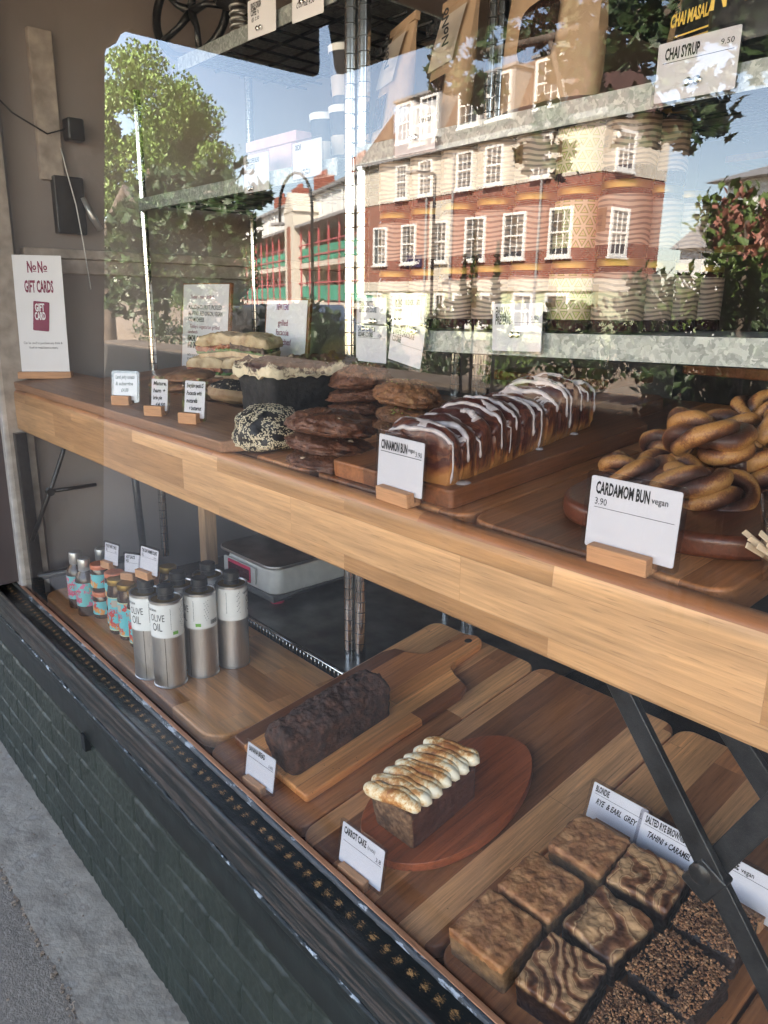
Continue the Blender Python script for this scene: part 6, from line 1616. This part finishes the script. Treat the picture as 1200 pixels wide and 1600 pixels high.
MB().box(-9.25, -7.70, 0, .045, .9, 4.2).build('cream_strip', M['cream'], br).location = (0, -.041, 0)
for x0, x1 in ((-14.2, -12.75), (-12.05, -10.9), (-10.2, -9.35), (-8.75, -8.05), (-7.5, -6.4), (-5.8, -4.6), (-3.9, -2.8), (-2.2, -1.0)): window(br, x0, x1, -1.0, .40, -.045, 2, 2, .13)
for x in (-2.65, -9.35, -7.62): MB().tube([(x, .12, 6.1), (x, .12, -1.4)], .05, 8).build('drainpipe', M['leadgrey'], br)
sgn = MB().box(-10.76, -9.66, .0, .06, 1.50, 2.02).build('hanging_sign', M['navy'], br, (0, .02, 0))
texts('printed_text', M['white'], br, [('Dexters', -.42, -.10, .26, .8, .02)], (-10.21, .085, 1.74), (0, 0, math.pi))
# chimneys and an aerial
MB().box(-11.9, -11.4, -2.4, -1.9, 8.6, 8.95).lathe([(.16, 8.95), (.14, 9.55), (.2, 9.6), (0, 9.6)], 12, (-11.65, -2.15, 0)).build('chimney', M['terracotta'], br)
MB().tube([(-10.9, -1.3, 8.4), (-10.9, -1.3, 12.0)], .025, 6).tube([(-11.3, -1.3, 11.8), (-10.1, -1.3, 12.0)], .015, 5).tube([(-11.3, -1.3, 11.6), (-10.5, -1.3, 11.7)], .012, 5).build('aerial', M['leadgrey'], br)
# side elevation windows (right corner)
for y0 in (-2.2, ):
    for (z0, z1) in ((1.66, 3.3), (4.5, 5.8)):
        f = window(br, 0, 1.0, z0, z1, 0); f.rotation_euler = (0, 0, R(-90)); f.location = (.02, y0+1.6, 0)
# the balcony block
bb = facade_root('balcony_block', 'long flats with red posted galleries and green balcony panels', 'building', (-38.01, 30.0), (.93845, -.34542))
def bal(x0, x1, top):
    MB().box(x0, x1, -9, -2.0, -1.5, 5.4).build('rear_wall', M['redbrick'], bb)
    MB().box(x0, x1, -9, -1.4, 5.4, 7.4).build('cream_storey', M['white'], bb)
bal(-41, 3, 7)
MB().box(-41, 3, -2.0, .45, 5.0, 5.18).build('eaves', M['leadgrey'], bb)
MB().box(-41.3, 3.2, -9.3, -1.0, 7.42, 7.62).build('roof_edge', M['leadgrey'], bb)
mb = MB(); mb.prism([(-1.2, 7.62), (-5, 9.2), (-9, 7.62)], -41, 3, 'X').build('roof', M['rooftile'], bb)
for z in (2.32, -.35): MB().box(-41, 3, -2.0, .12, z-.12, z+.22).build('floor_slab', M['cream'], bb)
for z0 in (2.58, .0):
    mb = MB()
    for k in range(19):
        x = -41 + k*2.32
        if -13.9 < x < -11.3: continue
        mb.box(x+.08, x+2.24, .02, .08, z0, z0+.95)
    mb.build('balcony_panels', M['greenpanel'], bb)
mb = MB()
for k in range(20):
    x = -41 + k*2.32
    mb = MB().box(x-.05, x+.05, .06, .16, -1.5, 4.98); mb.build('gallery_post', M['redpaint'], bb)
for z in (3.72, 1.12, 2.95): MB().box(-41, 3, .10, .155, z, z+.08).build('handrail', M['redpaint'], bb)
MB().box(-14.2, -11.5, -2, .5, -1.5, 6.2).build('stair_tower', M['cream'], bb)
MB().box(-13.3, -12.4, .5, .56, -1.2, 5.2).build('brick_panel', M['redbrick'], bb)
MB().prism([(-14.4, 6.2), (-11.3, 6.2), (-12.85, 7.6)], -1.9, .55, 'Y').build('gable', M['cream'], bb)
for k in range(17):
    x = -40 + k*2.5
    MB().box(x, x+.9, -1.98, -1.94, 2.6, 4.6).box(x, x+.9, -1.98, -1.94, 0, 2.0).build('dark_door', M['pane'], bb)
    MB().tube([(x-.4, -1.3, 7.4), (x-.4, -1.3, 5.3)], .05, 6).build('drainpipe', M['white'], bb)
for x, h_ in ((-1.0, 8.9), (-8.2, 8.9), (-17.5, 9.0), (-25, 8.9), (-32, 8.9)):
    mb = MB().box(x-.9, x+.9, -4.2, -3.0, 7.6, h_+.6)
    for j in range(4): mb.lathe([(.14, h_+.6), (.11, h_+1.0), (0, h_+1.0)], 10, (x-.6+j*.4, -3.6, 0))
    mb.build('chimney', M['terracotta'], bb)
mb = MB(); rnd = random.Random(5)
# distant red terrace closing the street
tc_ = facade_root('brick_terrace', 'distant orange brick terrace at the end of the street', 'building', (-92, 58.0), (.9, -.2))
MB().box(-26, 4, -8, 0, -1.5, 5.5).build('brick_front', M['redbrick'], tc_)
MB().box(-26.3, 4.3, -8, .3, 5.5, 5.8).build('cornice', M['cream'], tc_)
MB().prism([(.3, 5.8), (-4, 8.0), (-8, 5.8)], -26, 4, 'X').build('roof', M['rooftile'], tc_)
for k in range(9):
    for z in (0, 3.0): window(tc_, -25+k*3.2, -23.8+k*3.2, z, z+1.7, 0)
# pale houses to the right of the brick building
rh = facade_root('pale_house', 'white rendered house beyond the shrubs with a brown roof', 'building', (-9.98, 20.0), (.97, -.24))
MB().box(0, 6, -6, 0, -1.5, 3.02).build('rendered_wall', M['white'], rh)
MB().prism([(.4, 3.0), (-3, 3.9), (-6.4, 3.0)], -.4, 6.4, 'X').build('roof', M['leadgrey'], rh)
for x in (.9, 3.4): window(rh, x, x+1.1, 1.0, 2.5, 0)
rh2 = facade_root('low_outbuilding', 'low white walled building with a grey sloping roof', 'building', (-13.0, 23.5), (.97, -.20))
MB().box(0, 3.6, -4, 0, -1.5, 1.7).build('rendered_wall', M['white'], rh2)
MB().prism([(.3, 1.7), (-2, 3.2), (-4.2, 3.2), (-4.2, 1.7)], -.2, 3.8, 'X').build('roof', M['leadgrey'], rh2)
# street lamps
def lamp(label, X, v, ztop, zarm, curved):
    t = thing('street_lamp', label, 'street lamp', (X, VM(v), -1.5), (0, 0, 0), 'street lamps across the road')
    if curved:
        pts_ = [(0, 0, 0), (0, 0, ztop+1.5-1.2)] + [(-.9 + .9*math.cos(a*math.pi/8), 0, ztop+1.5-1.0 + .95*math.sin(a*math.pi/8)) for a in range(0, 9)] + [(-1.8, 0, ztop+.0)]
    else: pts_ = [(0, 0, 0), (0, 0, ztop+1.5), (-.1, 0, ztop+1.56), (-1.0, 0, ztop+1.72)]
    MB().tube(pts_, .055 if not curved else .045, 10).build('post', M['blackmetal'], t, smooth=True)
    e = Vector(pts_[-1]); MB().box(e.x-.4, e.x+.12, -.12, .12, e.z-.06, e.z+.04).build('lantern', M['leadgrey'], t, bevel=.02)
lamp('tall straight street lamp before the brick building', onY(676, 400, 20.5).x, 20.5, 4.35, 0, False)
lamp('black swan neck street lamp before the balcony block', -20.6, 14.8, 3.9, 0, True)
# a parked car
car = thing('parked_car', 'dark parked hatchback partly hidden across the road', 'car', (-13.0, VM(8.6), -1.5), (0, 0, R(4)))
MB().prism([(-2.1, .25), (-2.15, .75), (-1.95, .92), (-1.2, .98), (-.6, 1.38), (.9, 1.42), (1.6, 1.05), (2.05, .95), (2.1, .3)], -.85, .85, 'Y').build('body', M['carpaint'], car, bevel=.06, bseg=4)
MB().prism([(-1.05, .99), (-.55, 1.34), (.85, 1.37), (1.4, 1.05)], -.856, .856, 'Y').build('windows', M['pane'], car)
for x in (-1.35, 1.35):
    for y in (-.8, .8):
        wl = MB().lathe([(0, -.1), (.31, -.1), (.33, 0), (.31, .1), (0, .1)], 24).build('wheel', M['blackplastic'], car, (x, y, .32), (R(90), 0, 0), smooth=True, angle=40)
        MB().lathe([(0, -.105), (.19, -.105), (.19, .105), (0, .105)], 20).build('rim', M['silverlid'], wl)
# ---------------------------------------------------------------- planting
LEAF = [(0, 0), (.22, .10), (.5, .05), (.32, .28), (.55, .48), (.25, .50), (.12, .85), (0, 1.0), (-.12, .85), (-.25, .50), (-.55, .48), (-.32, .28), (-.5, .05), (-.22, .10)]
def add_leaf(bm, p, size, rnd, lobed, droop=0):
    q = Matrix.Rotation(rnd.random()*6.28, 3, 'Z') @ Matrix.Rotation(rnd.uniform(.3, 1.3) + droop, 3, 'X') @ Matrix.Rotation(rnd.uniform(-.7, .7), 3, 'Y')
    if lobed:
        c_ = bm.verts.new(p + q @ Vector((0, .45*size, .06*size)))
        vs = [bm.verts.new(p + q @ Vector((x*size, y*size, 0))) for x, y in LEAF]
        for i in range(len(vs)): bm.faces.new((vs[i], vs[(i+1) % len(vs)], c_))
    else:
        vs = [bm.verts.new(p + q @ Vector(c_)*size) for c_ in ((0, 0, 0), (.32, .5, .08), (0, 1, 0), (-.32, .5, .08))]
        bm.faces.new(vs)
def crown(name, mat, parent, blobs, n, size, lobed=False, seed=1, gap=.0, nsc=.8):
    rnd = random.Random(seed); bm = bmesh.new(); tot = sum(b[3]**2 for b in blobs)
    for (x, y, z, r_) in blobs:
        for k in range(int(n*r_*r_/tot)):
            d = Vector((rnd.gauss(0, 1), rnd.gauss(0, 1), rnd.gauss(0, 1))).normalized()
            p = Vector((x, y, z)) + d * r_ * (rnd.random()**.33) * (1 + .25*noise.noise(d*2.3 + Vector((x, y, z))))
            if noise.noise(p*nsc) < gap: continue
            add_leaf(bm, p, size*rnd.uniform(.7, 1.3), rnd, lobed)
    mb = MB(); mb.bm.free(); mb.bm = bm
    me = bpy.data.meshes.new(name); bm.to_mesh(me); bm.free(); me.materials.append(mat)
    o = bpy.data.objects.new(name, me); C.objects.link(o); o.parent = parent
    return o
def limb(parent, pts_, r0, r1, nm='trunk'):
    n = len(pts_); return MB().tube(pts_, [r0 + (r1-r0)*i/(n-1) for i in range(n)], 9).build(nm, M['bark'], parent, smooth=True)
# the big tree on the left, seen at v = 13
bt = thing('big_tree', 'large sunlit leafy tree on the left side of the street', 'tree', (-31.0, VM(14), -1.5))
limb(bt, [(0, 0, 0), (.2, 0, 2.5), (0, .2, 5)], .35, .22); limb(bt, [(0, .1, 4), (1.4, .3, 6.2)], .16, .07, 'limb'); limb(bt, [(0, .1, 4), (-1.6, .3, 6.6)], .16, .07, 'limb')
rnd = random.Random(9); bl = []
for k in range(46):
    d = Vector((rnd.gauss(0, 1), rnd.gauss(0, 1), rnd.gauss(0, 1))).normalized()
    bl.append((d.x*3.6*rnd.random()**.4, d.y*3.0*rnd.random()**.4, 6.6 + d.z*3.9*rnd.random()**.4, rnd.uniform(.9, 1.5)))
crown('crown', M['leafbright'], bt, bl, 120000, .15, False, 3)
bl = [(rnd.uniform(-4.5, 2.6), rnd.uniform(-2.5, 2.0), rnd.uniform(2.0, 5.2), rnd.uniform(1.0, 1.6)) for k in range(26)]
crown('shaded_lower_crown', M['leaf'], bt, bl, 50000, .15, False, 4)  # darker leaf colour paints the shade low in the crown
# plane tree branches near the shop
pt1 = thing('plane_tree', 'plane tree whose dark leafy boughs hang over the pavement on the right', 'tree', (.8, VM(6.2), -1.5))
limb(pt1, [(0, 0, 0), (.05, 0, 1.5), (-.2, .1, 3.0), (-.9, .5, 3.9)], .16, .08)
def V3(px, py, v): r = onY(px, py, v); return Vector((r.x - .8, (1.14 - v) - VM(6.2), r.z + 1.5))
B1 = [V3(1195, 40, 4.6), V3(1080, 20, 4.4), V3(960, 30, 4.3), V3(860, 60, 4.2), V3(760, 80, 4.2), V3(680, 120, 4.2)]
limb(pt1, [(-.9, .5, 3.9)] + B1, .07, .008, 'limb')
limb(pt1, [B1[1], V3(1040, 110, 4.2), V3(1090, 180, 4.2)], .02, .005, 'limb'); limb(pt1, [B1[3], V3(880, 160, 4.2), V3(860, 240, 4.2)], .02, .005, 'limb')
spots = [(700, 120, .16), (740, 90, .20), (690, 60, .14), (760, 150, .15), (780, 40, .26), (850, 30, .22), (900, 60, .26), (960, 50, .28), (980, 110, .22), (930, 110, .18), (1020, 30, .26), (1080, 50, .26), (1150, 30, .26), (1190, 60, .26), (1060, 160, .18), (1090, 200, .17), (1120, 180, .12), (1030, 190, .16), (990, 200, .14), (870, 230, .13), (830, 250, .12), (890, 265, .12), (860, 200, .12), (1190, 0, .3)]
bl = []
for (x, y, r_) in spots:
    q = V3(x, y, 4.2 + .25*math.sin(x)); bl.append((q.x, q.y, q.z, r_))
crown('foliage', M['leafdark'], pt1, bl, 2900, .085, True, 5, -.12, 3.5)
pt2 = thing('plane_tree', 'plane tree with dark lobed leaves hanging before the balcony block', 'tree', (-14.0, VM(5.5), -1.5))
limb(pt2, [(0, 0, 0), (.05, 0, 1.5), (.3, .0, 2.6), (1.2, 0, 3.2)], .15, .07)
def V4(px, py, v): r = onY(px, py, v); return Vector((r.x + 14.0, (1.14 - v) - VM(5.5), r.z + 1.5))
B2 = [V4(215, 330, 5.2), V4(270, 310, 5.1), V4(330, 300, 5.0), V4(395, 305, 5.0)]
limb(pt2, [(1.2, 0, 3.2)] + B2, .05, .008, 'limb'); limb(pt2, [B2[1], V4(300, 380, 5.0), V4(345, 440, 5.0)], .02, .006, 'limb')
bl = []
for (x, y, r_) in [(290, 300, .45), (330, 305, .35), (370, 300, .28), (400, 305, .18), (300, 350, .5), (340, 350, .35), (380, 365, .22), (260, 340, .6), (320, 400, .4), (290, 420, .45), (350, 430, .22), (360, 455, .2), (240, 390, .7), (200, 420, .8), (380, 340, .2), (420, 312, .12)]:
    q = V4(x, y, 5 + .3*math.sin(x)); bl.append((q.x, q.y, q.z, r_))
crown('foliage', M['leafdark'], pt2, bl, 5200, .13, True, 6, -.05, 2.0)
# planters and hedge behind the camera
def shrub(label, px, py, v, r_, n, size, mat='leafdark', h_=None, cat='shrub', nm='shrub', group='shrubs behind the pavement', seed=1, squash=1.0, gap=-.3):
    q = onY(px, py, v); t = thing(nm, label, cat, (q.x, VM(v), -1.5), (0,0,0), group)
    zc = q.z + 1.5; rnd = random.Random(seed); bl = []
    for k in range(12):
        bl.append((rnd.uniform(-1, 1)*r_*.7, rnd.uniform(-.6, .6)*r_*.6, zc + rnd.uniform(-1, .7)*r_*squash, r_*rnd.uniform(.3, .5)))
    crown('foliage', M[mat], t, bl, n, size, False, seed, gap, 3)
    limb(t, [(0, 0, 0), (.05, 0, zc*.6), (0, 0, zc)], .03, .012, 'stem')
    return t
for i, (px, py, v, r_, lab) in enumerate([(1150, 430, 4.0, .42, 'dark bush at the right with a tall spike beside it'), (1200, 400, 4.6, .42, 'large dark bush at the far right'), (1030, 520, 4.2, .32, 'low dark bush below the wavy jars'), (900, 540, 4.4, .30, 'low dark bush left of the wavy jars'),
                                   (700, 520, 5.0, .36, 'low dark bush under the brick building'), (600, 540, 5.2, .36, 'low dark bush right of the posts'), (500, 520, 5.6, .45, 'dark bush with yellow flowers beside it'), (800, 560, 4.8, .34, 'low dark bush under the tag'), (430, 540, 6.2, .55, 'dark bush left of the yellow flowers'), (1110, 545, 4.3, .34, 'low bush under the tall green spike'), (1185, 550, 4.0, .34, 'low bush at the far right edge'), (330, 520, 7.0, .8, 'dark hedge bush far left in the glass'), (240, 480, 9.0, 1.1, 'dark hedge bush beneath the big tree')]):
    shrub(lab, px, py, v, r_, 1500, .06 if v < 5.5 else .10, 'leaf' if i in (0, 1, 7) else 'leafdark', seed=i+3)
shrub('bush with coral pink leaves at the right', 1168, 345, 3.9, .19, 330, .045, 'leafpink', seed=31, cat='shrub')
shrub('bright yellow green tree by the distant terrace', 280, 430, 22, 1.6, 1400, .3, 'leafbright', seed=33, nm='small_tree', cat='tree')
shrub('yellow flowers among the dark bushes', 522, 548, 3.6, .10, 260, .025, 'yellow', seed=35, nm='flowers', cat='flowers')
def spike(label, px, py0, py1, v, r_, mat, seed):
    q = onY(px, py1, v); top = onY(px, py0, v)
    t = thing('foxtail_plant', label, 'plant', (q.x, VM(v), -1.5), (0,0,0), 'upright leafy spikes in the planters')
    z0, z1 = q.z+1.5, top.z+1.5; rnd = random.Random(seed); bm = bmesh.new()
    for k in range(260):
        s = rnd.random(); z = z0 + (z1-z0)*s; a = rnd.random()*6.28; rr_ = r_*(1.05-s)*rnd.uniform(.2, 1)
        add_leaf(bm, Vector((rr_*math.cos(a), rr_*math.sin(a), z)), .045*(1.15-s*.7), rnd, False)
    me = bpy.data.meshes.new('foliage'); bm.to_mesh(me); bm.free(); me.materials.append(M[mat]); o = bpy.data.objects.new('foliage', me); C.objects.link(o); o.parent = t
    limb(t, [(0, 0, 0), (.01, 0, z0), (0, 0, z1)], .014, .003, 'stem')
spike('bright green tall spike at the right of the window', 1123, 350, 500, 3.4, .06, 'leaf', 1)
spike('bright green shorter spike at the far right', 1168, 405, 500, 3.4, .05, 'leaf', 2)
spike('pale green spike left of the tall one', 1100, 400, 500, 3.4, .04, 'leaf', 6)
spike('dark thin spike before the pale green shopfront', 737, 370, 510, 3.6, .05, 'leafdark', 3)
spike('dark thin spike with a fork before the shopfront', 722, 400, 510, 3.6, .04, 'leafdark', 4)
spike('dark thin spike right of the forked one', 772, 380, 510, 3.6, .045, 'leafdark', 5)
pl_ = thing('street_planter', 'long dark timber planter along the kerb opposite the window', 'planter', (-6.5, VM(4.6), -1.5))
MB().box(-5, 6.6, -.3, .3, .0, .85).build('box', plain('dark_planter_timber', (.03, .028, .025), .7, stretch=(1, 1, 14)), pl_, bevel=.01)
MB().box(-4.97, 6.57, -.27, .27, .851, .88).build('soil', M['bark'], pl_)
